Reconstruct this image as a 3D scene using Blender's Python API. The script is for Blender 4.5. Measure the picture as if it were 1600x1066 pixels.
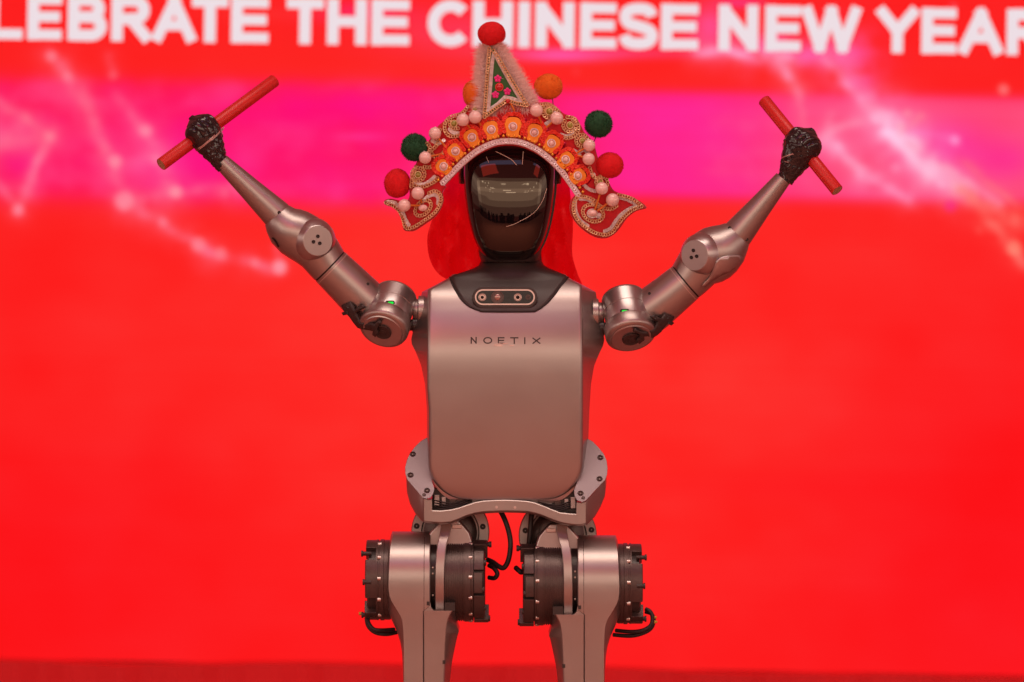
import bpy, bmesh, math, random
import numpy as np
from mathutils import Vector, Matrix, noise
from mathutils.bvhtree import BVHTree
from mathutils.geometry import delaunay_2d_cdt

for o in list(bpy.data.objects):
    bpy.data.objects.remove(o, do_unlink=True)
random.seed(7)
rng = np.random.default_rng(7)
scene = bpy.context.scene
COL = scene.collection

# ------------------------------------------------------------------ camera, world, lamps, exposure
U = 0.0008            # metres per drawing unit on the robot's plane
DIST = 4.8            # camera to robot
GAP = 1.6             # robot to LED wall
ROLL = math.radians(0.89)
M_CAM = Matrix.Rotation(math.radians(90), 4, 'X') @ Matrix.Rotation(ROLL, 4, 'Z')
M_FRAME = M_CAM @ Matrix.Rotation(math.radians(-90), 4, 'X')
cam = bpy.data.cameras.new('camera')
cam.sensor_width = 36.0
cam.lens = 36.0 * DIST / (1600 * U)
cam.clip_start, cam.clip_end = 0.05, 100
cam.dof.use_dof = True
cam.dof.focus_distance = DIST - 0.03
cam.dof.aperture_fstop = 3.6
cam_ob = bpy.data.objects.new('camera', cam)
cam_ob.matrix_world = Matrix.Translation((0, -DIST, 0)) @ M_CAM
COL.objects.link(cam_ob)
scene.camera = cam_ob

world = bpy.data.worlds.new('World')
scene.world = world
world.use_nodes = True
world.node_tree.nodes['Background'].inputs[0].default_value = (1.0, 0.20, 0.17, 1)
world.node_tree.nodes['Background'].inputs[1].default_value = 0.32

scene.view_settings.view_transform = 'Standard'
scene.view_settings.look = 'None'
scene.view_settings.gamma = 1.0
scene.view_settings.exposure = 0.0
scene.cycles.use_denoising = True
scene.cycles.max_bounces = 6
scene.cycles.sample_clamp_indirect = 4.0

def area_lamp(name, loc, target, sx, sy, power, color):
    l = bpy.data.lights.new(name, 'AREA')
    l.shape = 'RECTANGLE'
    l.size, l.size_y = sx, sy
    l.energy, l.color = power, color
    o = bpy.data.objects.new(name, l)
    o.location = loc
    o.rotation_euler = (Vector(target) - Vector(loc)).to_track_quat('-Z', 'Z').to_euler()
    COL.objects.link(o)
    return o

def lit(name, x, y, z, w, h, radiance, color):
    o = area_lamp(name, (x, y, z), (0, 0, 0), w, h, radiance * math.pi * w * h, color)
    o.rotation_euler = (math.radians(90), 0, 0)      # upright, facing the stage
    return o
area_lamp('ceiling_lamp', (0.2, -0.95, 3.2), (0, -0.1, 0), 2.4, 0.8, 26, (1.0, 0.80, 0.70))
sl_ = area_lamp('floor_fill_lamp', (0, -2.5, 3.2), (0, -2.5, 0), 4.0, 2.6, 62, (1.0, 0.70, 0.55))  # added fill: brightens the floor so it bounces onto the lower chest
sl_.data.spread = math.radians(66)
# the bright far side of the hall, uneven, with the ceiling lights and hangings over it
for z, h, rad in ((0.1, 1.2, 0.16), (1.2, 1.0, 0.42), (2.15, 0.9, 0.75), (3.1, 1.0, 1.05), (4.0, 0.8, 0.7), (4.75, 0.7, 0.25)):
    lit('hall_lamp', 0, -12.0, z, 30, h, rad * 2.1, (1.0, 0.76, 0.58))
_r = random.Random(11)
for k in range(26):
    hz = _r.choice((2.7, 3.0, 3.3, 3.6, 4.1)) + _r.uniform(-.15, .15)
    lit('hall_lamp', _r.gauss(0, 5), -11.8 + k * 0.004, hz, _r.uniform(.25, 1.5), _r.uniform(.05, .2), _r.uniform(2.5, 6), (1.0, 0.86, 0.70))
for sx_ in (-1, 1):  # added glowing strips along the unseen sides, for side light and visor streaks
    for z, h, rad in ((0.1, 1.2, 0.16), (1.2, 1.0, 0.42), (2.15, 0.9, 0.75), (3.1, 1.0, 1.05), (4.0, 0.8, 0.7), (4.75, 0.7, 0.25)):
        o_ = lit('side_fill_strip', sx_ * 12.6, -5.6, z, 13.6, h, rad * 1.25, (1.0, 0.80, 0.68))
        o_.rotation_euler = (math.radians(90), 0, math.radians(69.5) * sx_)
area_lamp('skylight_lamp', (-2.4, -6.6, 6.3), (0, 0, 0), 6.0, 1.5, 27, (0.26, 0.45, 1.0))
area_lamp('skylight_lamp', (4.3, -6.6, 6.3), (0, 0, 0), 3.0, 1.5, 13, (0.26, 0.45, 1.0))
area_lamp('red_lantern_lamp', (-2.5, -7.0, 4.7), (0, 0, 0), 3.6, 2.2, 48, (1.0, 0.07, 0.045))
area_lamp('red_lantern_lamp', (4.3, -7.0, 4.7), (0, 0, 0), 2.0, 2.4, 28, (1.0, 0.07, 0.045))

# ------------------------------------------------------------------ materials
def srgb(r, g, b):
    f = lambda c: ((c / 255 + 0.055) / 1.055) ** 2.4 if c > 10 else c / 255 / 12.92
    return (f(r), f(g), f(b), 1)

def mat(name, col, rough=0.5, metal=0.0, grain=0.0, grain_scale=1500, mottle=0.0, mottle_scale=40,
        coat=0.0, ior=1.5, trans=0.0, rough_var=0.0, sheen=0.0):
    m = bpy.data.materials.new(name)
    m.use_nodes = True
    nt = m.node_tree
    b = nt.nodes['Principled BSDF']
    b.inputs['Roughness'].default_value = rough
    b.inputs['Metallic'].default_value = metal
    b.inputs['IOR'].default_value = ior
    b.inputs['Coat Weight'].default_value = coat
    b.inputs['Coat Roughness'].default_value = 0.05
    if sheen:
        b.inputs['Sheen Weight'].default_value = sheen
    tc = nt.nodes.new('ShaderNodeTexCoord')
    n1 = nt.nodes.new('ShaderNodeTexNoise')
    n1.inputs['Scale'].default_value = mottle_scale
    n1.inputs['Detail'].default_value = 6
    nt.links.new(tc.outputs['Object'], n1.inputs['Vector'])
    mx = nt.nodes.new('ShaderNodeMix'); mx.data_type = 'RGBA'
    mx.inputs[6].default_value = tuple(c * (1 - mottle) for c in col[:3]) + (1,)
    mx.inputs[7].default_value = tuple(min(1, c * (1 + mottle)) for c in col[:3]) + (1,)
    nt.links.new(n1.outputs['Fac'], mx.inputs[0])
    nt.links.new(mx.outputs[2], b.inputs['Base Color'])
    if rough_var:
        mr = nt.nodes.new('ShaderNodeMapRange')
        mr.inputs[3].default_value = rough - rough_var
        mr.inputs[4].default_value = rough + rough_var
        nt.links.new(n1.outputs['Fac'], mr.inputs[0])
        nt.links.new(mr.outputs[0], b.inputs['Roughness'])
    if grain:
        n2 = nt.nodes.new('ShaderNodeTexNoise')
        n2.inputs['Scale'].default_value = grain_scale
        n2.inputs['Detail'].default_value = 3
        nt.links.new(tc.outputs['Object'], n2.inputs['Vector'])
        bp = nt.nodes.new('ShaderNodeBump')
        bp.inputs['Strength'].default_value = grain
        bp.inputs['Distance'].default_value = 0.0004
        nt.links.new(n2.outputs['Fac'], bp.inputs['Height'])
        nt.links.new(bp.outputs['Normal'], b.inputs['Normal'])
    if trans:
        t = nt.nodes.new('ShaderNodeBsdfTranslucent')
        nt.links.new(mx.outputs[2], t.inputs['Color'])
        ms = nt.nodes.new('ShaderNodeMixShader')
        ms.inputs[0].default_value = trans
        out = nt.nodes['Material Output']
        nt.links.new(b.outputs[0], ms.inputs[1])
        nt.links.new(t.outputs[0], ms.inputs[2])
        nt.links.new(ms.outputs[0], out.inputs['Surface'])
    return m

def emit(name, col, strength=1.0):
    m = bpy.data.materials.new(name)
    m.use_nodes = True
    nt = m.node_tree
    nt.nodes.remove(nt.nodes['Principled BSDF'])
    e = nt.nodes.new('ShaderNodeEmission')
    e.inputs[0].default_value = col
    e.inputs[1].default_value = strength
    nt.links.new(e.outputs[0], nt.nodes['Material Output'].inputs['Surface'])
    m.cycles.emission_sampling = 'NONE'
    return m

METAL = mat('anodised_metal', (0.40, 0.365, 0.35, 1), 0.36, 0.92, grain=0.07, grain_scale=1300, mottle=0.05, mottle_scale=18, rough_var=0.05)
METAL_SATIN = mat('satin_metal', (0.47, 0.445, 0.44, 1), 0.33, 0.95, grain=0.08, mottle=0.05, mottle_scale=30, rough_var=0.05)
PLATE = mat('machined_plate', (0.36, 0.345, 0.37, 1), 0.6, 0.6, grain=0.1, mottle=0.06, mottle_scale=30, rough_var=0.06)
COLLAR = mat('dark_satin_plastic', (0.035, 0.026, 0.025, 1), 0.42, 0.0, grain=0.35, grain_scale=1100, mottle=0.25, mottle_scale=60, rough_var=0.06)
VISOR = mat('gloss_black_visor', (0.006, 0.004, 0.005, 1), 0.02, 0.0, ior=1.66, coat=0.0, mottle=0.1)
VISOR.node_tree.nodes['Principled BSDF'].inputs['Specular Tint'].default_value = (1.0, 0.84, 0.66, 1)
BLACK = mat('black_plastic', (0.03, 0.023, 0.022, 1), 0.38, 0.0, grain=0.2, grain_scale=900, mottle=0.2, rough_var=0.08)
MOTOR = mat('black_motor_metal', (0.095, 0.072, 0.068, 1), 0.38, 0.6, grain=0.3, grain_scale=900, mottle=0.25, mottle_scale=50, rough_var=0.08)
RUBBER = mat('black_cable', (0.02, 0.017, 0.017, 1), 0.5, 0.0, mottle=0.2)
TAPE = mat('black_tape', (0.018, 0.013, 0.015, 1), 0.13, 0.0, grain=0.12, grain_scale=260, mottle=0.3, mottle_scale=90, rough_var=0.12, ior=1.6)
TAPE_GLARE = mat('tape_glare_paint', (0.45, 0.30, 0.28, 1), 0.25, 0.1, mottle=0.3, mottle_scale=200)  # pale colour carries the glare along the black tape's edges
SCREW = mat('steel_screw', (0.62, 0.58, 0.55, 1), 0.3, 0.95, mottle=0.1)
HOLE = mat('dark_hole', (0.012, 0.009, 0.009, 1), 0.6, 0.0, mottle=0.2)
RIM = mat('pale_rim', (0.62, 0.52, 0.48, 1), 0.35, 0.5, mottle=0.08)
GLASS = mat('lens_glass', (0.012, 0.008, 0.008, 1), 0.12, 0.0, ior=1.28, mottle=0.1)
LENS = mat('lens_bronze', (0.42, 0.30, 0.27, 1), 0.25, 0.7, mottle=0.2, mottle_scale=300)
PRINT = mat('dark_print', (0.03, 0.022, 0.022, 1), 0.5, 0.0, mottle=0.2)
RESIDUE = mat('tape_residue', (0.62, 0.46, 0.42, 1), 0.18, 0.4, mottle=0.35, mottle_scale=350)
YELLOW = mat('yellow_connector', (0.55, 0.33, 0.02, 1), 0.45, 0, mottle=0.1)
GREEN_LED = emit('green_led', (0.02, 1.0, 0.08, 1), 0.9)
STICK = mat('red_paper_tube', (0.62, 0.018, 0.014, 1), 0.40, 0, grain=0.03, grain_scale=300, mottle=0.12, mottle_scale=60, rough_var=0.08)
CARD = mat('brown_cardboard', (0.42, 0.24, 0.13, 1), 0.8, 0, mottle=0.2, mottle_scale=300)
FELT = mat('red_felt', (0.54, 0.006, 0.013, 1), 0.85, 0, grain=0.5, grain_scale=700, mottle=0.15, mottle_scale=150, sheen=0.3)
CLOTH = mat('red_satin', (1.0, 0.012, 0.03, 1), 0.5, 0, mottle=0.04, mottle_scale=20, trans=0.5)
_t = CLOTH.node_tree; _tr = _t.nodes.new('ShaderNodeBsdfTransparent'); _tr.inputs[0].default_value = (1.0, 0.06, 0.14, 1)
_mx = _t.nodes.new('ShaderNodeMixShader'); _mx.inputs[0].default_value = 0.25
_src = _t.nodes['Material Output'].inputs['Surface'].links[0].from_socket
_t.links.new(_src, _mx.inputs[1]); _t.links.new(_tr.outputs[0], _mx.inputs[2]); _t.links.new(_mx.outputs[0], _t.nodes['Material Output'].inputs['Surface'])
ORANGE = mat('orange_felt', (0.95, 0.33, 0.03, 1), 0.8, 0, grain=0.3, grain_scale=600, mottle=0.08, mottle_scale=120)
GREEN = mat('green_felt', (0.035, 0.13, 0.035, 1), 0.85, 0, grain=0.4, grain_scale=800, mottle=0.2, mottle_scale=200)
PEARL = mat('pink_pearl', (0.88, 0.64, 0.60, 1), 0.18, 0.0, mottle=0.10, mottle_scale=110, coat=0.8, rough_var=0.08)
GOLD = mat('old_gold_chain', (0.74, 0.48, 0.26, 1), 0.34, 0.6, mottle=0.35, mottle_scale=400)
GOLD_BEAD = mat('gold_bead', (0.85, 0.42, 0.06, 1), 0.2, 0.9, mottle=0.1)
LILAC = mat('lilac_braid', (0.90, 0.74, 0.77, 1), 0.3, 0.3, mottle=0.3, mottle_scale=500)
SEQUIN = mat('pearl_sequin', (0.98, 0.90, 0.89, 1), 0.25, 0.15, mottle=0.25, mottle_scale=400)
SCARLET = mat('scarlet_crochet', (0.98, 0.045, 0.022, 1), 0.45, 0, mottle=0.3, mottle_scale=400)
CRIMSON = mat('crimson_sequin', (0.62, 0.010, 0.06, 1), 0.2, 0.5, mottle=0.5, mottle_scale=500)
GEM = mat('olive_gem', (0.34, 0.34, 0.06, 1), 0.2, 0.1, mottle=0.2, coat=0.6)
RUBY = mat('ruby_gem', (0.55, 0.008, 0.015, 1), 0.12, 0, mottle=0.1, coat=0.6)
MAGENTA = mat('magenta_flower', (0.85, 0.03, 0.30, 1), 0.3, 0.2, mottle=0.2, mottle_scale=400)
ROD = mat('orange_rod', (0.72, 0.22, 0.03, 1), 0.4, 0.2, mottle=0.15)
FUR = mat('pale_pink_fur', (1.0, 0.82, 0.78, 1), 0.8, 0, mottle=0.05, trans=0.45)
THREAD_LINE = mat('pale_thread_line', (0.75, 0.62, 0.50, 1), 0.6, 0, mottle=0.1)
POM = {'red': mat('red_pompom', (0.78, 0.010, 0.018, 1), 0.9, 0, mottle=0.2, mottle_scale=250, trans=0.1),
       'orange': mat('orange_pompom', (0.88, 0.18, 0.015, 1), 0.9, 0, mottle=0.2, mottle_scale=250, trans=0.1),
       'green': mat('green_pompom', (0.016, 0.10, 0.04, 1), 0.9, 0, mottle=0.35, mottle_scale=250, trans=0.1)}

# ------------------------------------------------------------------ mesh helpers
# drawing space: x to the right, y down, d towards the viewer, in units of U
def to_world(x, y, d):
    return ((x - 800) * U, -d * U, (533 - y) * U)

class MB:
    def __init__(s):
        s.bm = bmesh.new()
    def verts(s, pts):
        return [s.bm.verts.new(p) for p in pts]
    def face(s, vs):
        try:
            return s.bm.faces.new(vs)
        except ValueError:
            return None
    def loft(s, rings, closed=True, cap=True):
        R = [s.verts(r) for r in rings]
        n = len(R[0])
        for a, b in zip(R, R[1:]):
            for i in range(n if closed else n - 1):
                j = (i + 1) % n
                s.face((a[i], a[j], b[j], b[i]))
        if cap and closed:
            s.face(R[0]); s.face(R[-1])
        return s
    def tube(s, path, radii, seg=16, cap=True, flat=1.0):
        P = [Vector(p) for p in path]
        if not hasattr(radii, '__len__'):
            radii = [radii] * len(P)
        t0 = (P[1] - P[0]).normalized()
        ref = Vector((0, 0, 1)) if abs(t0.z) < 0.9 else Vector((1, 0, 0))
        nrm = (ref - t0 * ref.dot(t0)).normalized()
        rings = []
        for i, p in enumerate(P):
            t = (P[min(i + 1, len(P) - 1)] - P[max(i - 1, 0)]).normalized()
            nrm = (nrm - t * nrm.dot(t)).normalized()
            bi = t.cross(nrm)
            rings.append([p + (nrm * math.cos(a) * flat + bi * math.sin(a)) * radii[i]
                          for a in [2 * math.pi * k / seg for k in range(seg)]])
        return s.loft(rings, True, cap)
    def lathe(s, origin, axis, prof, seg=40):
        o = Vector(origin); ax = Vector(axis).normalized()
        ref = Vector((0, 0, 1)) if abs(ax.z) < 0.9 else Vector((1, 0, 0))
        n = (ref - ax * ref.dot(ax)).normalized(); b = ax.cross(n)
        rings = [[o + ax * t + (n * math.cos(a) + b * math.sin(a)) * max(r, 0.01)
                  for a in [2 * math.pi * k / seg for k in range(seg)]] for t, r in prof]
        return s.loft(rings)
    def box(s, x0, x1, y0, y1, d0, d1):
        return s.loft([[(x0, y0, d), (x1, y0, d), (x1, y1, d), (x0, y1, d)] for d in (d0, d1)])
    def prism(s, poly, d0, d1):
        f = (lambda v: v) if not callable(d0) else None
        a = [(x, y, d0(x, y) if callable(d0) else d0) for x, y in poly]
        b = [(x, y, d1(x, y) if callable(d1) else d1) for x, y in poly]
        return s.loft([a, b])
    def ball(s, c, r, u=14, v=10, sx=1, sy=1, sd=1):
        rings = []
        for i in range(1, v):
            th = math.pi * i / v
            rings.append([(c[0] + r * sx * math.sin(th) * math.cos(2 * math.pi * k / u),
                           c[1] - r * sy * math.cos(th),
                           c[2] + r * sd * math.sin(th) * math.sin(2 * math.pi * k / u)) for k in range(u)])
        R = [s.verts(q) for q in rings]
        for a, b in zip(R, R[1:]):
            for i in range(u):
                s.face((a[i], a[(i + 1) % u], b[(i + 1) % u], b[i]))
        t = s.bm.verts.new((c[0], c[1] - r * sy, c[2])); w = s.bm.verts.new((c[0], c[1] + r * sy, c[2]))
        for i in range(u):
            s.face((t, R[0][i], R[0][(i + 1) % u])); s.face((w, R[-1][i], R[-1][(i + 1) % u]))
        return s
    def torus(s, c, n, R, r, a=8, b=5):
        n = Vector(n).normalized()
        ref = Vector((1, 0, 0)) if abs(n.x) < 0.8 else Vector((0, 1, 0))
        u = (ref - n * ref.dot(n)).normalized(); v = n.cross(u); c = Vector(c)
        rings = []
        for i in range(a):
            ca, sa = math.cos(2 * math.pi * i / a), math.sin(2 * math.pi * i / a)
            rd = u * ca + v * sa
            rings.append([c + rd * (R + r * math.cos(2 * math.pi * k / b)) + n * (r * math.sin(2 * math.pi * k / b)) for k in range(b)])
        Q = [s.verts(q) for q in rings]
        for i in range(a):
            p, q = Q[i], Q[(i + 1) % a]
            for k in range(b):
                s.face((p[k], p[(k + 1) % b], q[(k + 1) % b], q[k]))
        return s
    def sheet(s, poly, dfun, maxedge=14):
        P = np.array(poly, float)
        out = []
        for i in range(len(P)):
            q = P[(i + 1) % len(P)]; m = max(1, int(np.linalg.norm(q - P[i]) / maxedge + 0.5))
            for k in range(m):
                c = P[i] + (q - P[i]) * k / m
                if not out or np.linalg.norm(c - out[-1]) > 0.2:
                    out.append(c)
        nb = len(out)
        x0, y0 = P.min(0); x1, y1 = P.max(0)
        row = 0; y = y0 + maxedge * 0.5
        while y < y1:
            x = x0 + (maxedge * 0.5 if row % 2 else 0)
            while x < x1:
                if min((x - q[0]) ** 2 + (y - q[1]) ** 2 for q in out[:nb]) > (0.45 * maxedge) ** 2:
                    out.append(np.array([x, y]))
                x += maxedge
            y += maxedge * 0.87; row += 1
        r = delaunay_2d_cdt([Vector(q) for q in out], [], [list(range(nb))], 1, 1e-4)
        vs = [s.bm.verts.new((v.x, v.y, dfun(v.x, v.y))) for v in r[0]]
        for f in r[2]:
            s.face([vs[i] for i in f])
        return s
    def strip(s, pts, w, dfun, closed=False, ext=0.0):
        P = [Vector((p[0], p[1])) for p in pts]
        if ext and not closed:
            P[0] = P[0] + (P[0] - P[1]).normalized() * ext
            P[-1] = P[-1] + (P[-1] - P[-2]).normalized() * ext
        n = len(P); L = []; R = []
        for i in range(n):
            if closed:
                a, b = P[i - 1], P[(i + 1) % n]
            else:
                a, b = P[max(i - 1, 0)], P[min(i + 1, n - 1)]
            t1 = (P[i] - a).normalized() if (P[i] - a).length > 1e-6 else (b - P[i]).normalized()
            t2 = (b - P[i]).normalized() if (b - P[i]).length > 1e-6 else t1
            t = (t1 + t2).normalized()
            nr = Vector((-t.y, t.x))
            k = min(1.8, 1 / max(0.3, nr.dot(Vector((-t1.y, t1.x)))))
            L.append(P[i] + nr * w / 2 * k); R.append(P[i] - nr * w / 2 * k)
        lv = s.verts([(p.x, p.y, dfun(p.x, p.y)) for p in L]); rv = s.verts([(p.x, p.y, dfun(p.x, p.y)) for p in R])
        for i in range(n if closed else n - 1):
            j = (i + 1) % n
            s.face((lv[i], lv[j], rv[j], rv[i]))
        return s
    def bvh(s):
        return BVHTree.FromBMesh(s.bm)

def spline(pts, n=8, closed=False):
    P = [np.array(p, float) for p in pts]
    out = []
    N = len(P)
    for i in range(N if closed else N - 1):
        g = (lambda k: P[k % N]) if closed else (lambda k: P[min(max(k, 0), N - 1)])
        p0, p1, p2, p3 = g(i - 1), g(i), g(i + 1), g(i + 2)
        for k in range(n):
            t = k / n
            out.append(tuple(0.5 * (2 * p1 + (p2 - p0) * t + (2 * p0 - 5 * p1 + 4 * p2 - p3) * t * t + (3 * p1 - p0 - 3 * p2 + p3) * t ** 3)))
    if not closed:
        out.append(tuple(P[-1]))
    return out

def resample(pts, step):
    P = np.array(pts, float)
    L = np.r_[0, np.cumsum(np.linalg.norm(np.diff(P, axis=0), axis=1))]
    n = max(2, int(round(L[-1] / step)) + 1)
    t = np.linspace(0, L[-1], n)
    return np.stack([np.interp(t, L, P[:, k]) for k in range(P.shape[1])], 1)

def itp(x, table):
    return float(np.interp(x, [t[0] for t in table], [t[1] for t in table]))

def smooth_itp(x, table):
    xs = [t[0] for t in table]
    s = 0
    for k, w in ((-4, 1), (0, 2), (4, 1)):
        s += w * np.interp(x + k, xs, [t[1] for t in table])
    return float(s / 4)

class Thing:
    """an Empty at the thing's base; its parts are drawn in the same frame"""
    def __init__(s, name, base, label, cat, group=None):
        s.base = base
        s.ob = bpy.data.objects.new(name, None)
        s.ob.empty_display_size = 0.05
        COL.objects.link(s.ob)
        s.off = Vector(to_world(*base))
        s.ob.matrix_world = Matrix.Translation(M_FRAME @ s.off) @ M_FRAME
        s.ob['label'] = label
        s.ob['category'] = cat
        if group:
            s.ob['group'] = group
    def add(s, name, mb, material, parent=None, bevel=0.0, solid=0.0, solid_off=-1, sharp=38, kind=None, label=None, recalc=True, smooth=True):
        bm = mb.bm
        for v in bm.verts:
            v.co = Vector(to_world(*v.co)) - s.off
        if recalc:
            bmesh.ops.recalc_face_normals(bm, faces=bm.faces)
        lim = math.radians(sharp)
        for e in bm.edges:
            if len(e.link_faces) == 2 and e.calc_face_angle(0) > lim:
                e.smooth = False
        for f in bm.faces:
            f.smooth = smooth
        me = bpy.data.meshes.new(name)
        bm.to_mesh(me); bm.free()
        me.materials.append(material)
        o = bpy.data.objects.new(name, me)
        COL.objects.link(o)
        o.parent = parent or s.ob
        if solid:
            md = o.modifiers.new('solid', 'SOLIDIFY'); md.thickness = solid * U; md.offset = solid_off
        if bevel:
            md = o.modifiers.new('bevel', 'BEVEL'); md.width = bevel * U; md.segments = 3
            md.limit_method = 'ANGLE'; md.angle_limit = math.radians(38); md.harden_normals = True
        if kind:
            o['kind'] = kind
        if label:
            o['label'] = label
        return o

def dropper(bvhs, off, default=0.0):
    if not isinstance(bvhs, (list, tuple)):
        bvhs = [bvhs]
    def f(x, y):
        best = None
        for b in bvhs:
            h = b.ray_cast(Vector((x, y, 600)), Vector((0, 0, -1)))
            if h[0] is not None and (best is None or h[0].z > best):
                best = h[0].z
        return (best if best is not None else default) + off
    return f

def plain_object(name, verts, faces, material, kind=None):
    me = bpy.data.meshes.new(name)
    me.from_pydata(verts, [], faces)
    me.materials.append(material)
    o = bpy.data.objects.new(name, me)
    COL.objects.link(o)
    if kind:
        o['kind'] = kind
    return o

# ------------------------------------------------------------------ setting: LED wall, riser, floor
K = (DIST + GAP) / DIST
def level(x, y):
    dx, dy = x - 800, y - 533
    c, s_ = math.cos(ROLL), math.sin(ROLL)
    return dx * c + dy * s_, -dx * s_ + dy * c
def on_wall(x, y, out=0.0):
    lx, ly = level(x, y)
    return (lx * U * K, GAP - out, -ly * U * K)
FLOOR_Z = (533 - 1548) * U

def glyph(ch):
    """centre-line strokes in a unit box, y down: list of (points, extend_ends)"""
    arc = lambda cx, cy, rx, ry, a0, a1, n=18: [(cx + rx * math.cos(math.radians(a0 + (a1 - a0) * i / n)), cy + ry * math.sin(math.radians(a0 + (a1 - a0) * i / n))) for i in range(n + 1)]
    G = {
        'L': [([(0, 0), (0, 1)], 1), ([(0, 1), (1, 1)], 1)],
        'E': [([(0, 0), (0, 1)], 1), ([(0, 0), (1, 0)], 1), ([(0, .49), (.93, .49)], 1), ([(0, 1), (1, 1)], 1)],
        'T': [([(0, 0), (1, 0)], 1), ([(.5, 0), (.5, 1)], 1)],
        'H': [([(0, 0), (0, 1)], 1), ([(1, 0), (1, 1)], 1), ([(0, .49), (1, .49)], 0)],
        'I': [([(.5, 0), (.5, 1)], 1)],
        'N': [([(0, 0), (0, 1)], 1), ([(1, 0), (1, 1)], 1), ([(0, 0), (1, 1)], 0)],
        'A': [([(0, 1), (.5, 0)], 1), ([(.5, 0), (1, 1)], 1), ([(.2, .68), (.8, .68)], 0)],
        'Y': [([(0, 0), (.5, .52)], 1), ([(1, 0), (.5, .52)], 1), ([(.5, .5), (.5, 1)], 1)],
        'W': [([(0, 0), (.26, 1)], 1), ([(.26, 1), (.5, 0)], 1), ([(.5, 0), (.74, 1)], 1), ([(.74, 1), (1, 0)], 1)],
        'X': [([(0, 0), (1, 1)], 0), ([(1, 0), (0, 1)], 0)],
        'O': [(arc(.5, .5, .5, .5, 0, 360, 40), 0)],
        'C': [(arc(.54, .5, .54, .5, -42, -318, 30), 0)],
        'B': [([(0, 0), (0, 1)], 1), ([(0, 0), (.6, 0)] + arc(.6, .24, .32, .24, -90, 90)[1:] + [(0, .48)], 0), ([(0, .48), (.62, .48)] + arc(.62, .74, .38, .26, -90, 90)[1:] + [(0, 1)], 0)],
        'R': [([(0, 0), (0, 1)], 1), ([(0, 0), (.62, 0)] + arc(.62, .26, .33, .26, -90, 90)[1:] + [(0, .52)], 0), ([(.52, .54), (1.0, 1)], 1)],
        'S': [(spline([(.97, .22), (.86, .05), (.5, 0), (.12, .07), (.03, .26), (.16, .42), (.5, .5), (.86, .6), (.99, .76), (.86, .94), (.5, 1), (.12, .94), (.0, .76)], 6), 0)],
    }
    return G[ch]

NX, NY = 560, 330
X0, X1, Y0, Y1 = -260, 1860, -220, 1039
xs = np.linspace(X0, X1, NX); ys = np.linspace(Y0, Y1, NY)
# level grid: rows are level, so work in level coordinates and look the picture position up
LX, LY = np.meshgrid(np.linspace(-1060, 1060, NX), np.linspace(-760, 509, NY))
ca, sa = math.cos(ROLL), math.sin(ROLL)
PX = 800 + LX * ca - LY * sa
PY = 533 + LX * sa + LY * ca
RED = np.array([254, 33, 33.]); 
img = np.zeros((NY, NX, 3)) + RED
def blend(mask, col):
    global img
    m = np.clip(mask, 0, 1)[..., None]
    img = img * (1 - m) + np.array(col, float) * m
def sig(t):
    return 1 / (1 + np.exp(-np.clip(t, -40, 40)))
def field(f, seed, amp=1.0, oct_=4):
    a = np.array([[noise.fractal((x * f, y * f * 1.3, seed), 0.9, 2.0, oct_) for x in np.linspace(-1060, 1060, 200)] for y in np.linspace(-760, 509, 120)])
    return amp * up(a)
def up(a):
    yi = np.linspace(0, a.shape[0] - 1.001, NY); xi = np.linspace(0, a.shape[1] - 1.001, NX)
    y0 = yi.astype(int); x0 = xi.astype(int); fy = (yi - y0)[:, None]; fx = (xi - x0)[None]
    return (a[y0][:, x0] * (1 - fy) * (1 - fx) + a[y0 + 1][:, x0] * fy * (1 - fx) + a[y0][:, x0 + 1] * (1 - fy) * fx + a[y0 + 1][:, x0 + 1] * fy * fx)
N1, N2, N3 = field(0.02, 1.3), field(0.02, 7.7), field(0.035, 4.2)
N4 = field(0.011, 9.1, 1.0, 3)
WX, WY = PX + 5 * N1, PY + 5 * N2
PATCH = np.clip(0.85 + 0.7 * N3, 0.3, 1.3)
N5 = field(0.0045, 2.2, 1.0, 3)
def seg_d(x0, y0, x1, y1):
    vx, vy = x1 - x0, y1 - y0
    t = np.clip(((WX - x0) * vx + (WY - y0) * vy) / (vx * vx + vy * vy), 0, 1)
    return np.hypot(WX - x0 - t * vx, WY - y0 - t * vy), t
def line(x0, y0, x1, y1, w, a, col, fade=0.0):
    d, t = seg_d(x0, y0, x1, y1); w = w * 1.15
    blend(a * PATCH * (0.75 * np.exp(-(d / w) ** 2) + 0.3 * np.exp(-(d / (2.6 * w)) ** 2)), col)
def dot(x, y, r, a, col):
    blend(a * sig((r - np.hypot(PX - x, PY - y)) / 1.6), col)
def glow(x, y, rx, ry, a, col):
    blend(a * np.exp(-((PX - x) / rx) ** 2 - ((PY - y) / ry) ** 2), col)
# broad red variation
glow(800, 560, 620, 330, 0.85, (255, 50, 43))
glow(560, 1010, 900, 120, 0.5, (254, 24, 28))
glow(1560, 900, 300, 360, 0.8, (253, 18, 28))
glow(60, 880, 340, 260, 0.7, (253, 18, 27))
glow(120, 620, 260, 90, 0.5, (254, 36, 34))
glow(250, 740, 60, 80, 0.35, (253, 20, 25))
glow(1330, 760, 260, 26, 0.5, (254, 22, 28))
glow(900, 120, 560, 60, 0.5, (254, 40, 36))
glow(480, 100, 260, 60, 0.5, (254, 38, 34))
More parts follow.
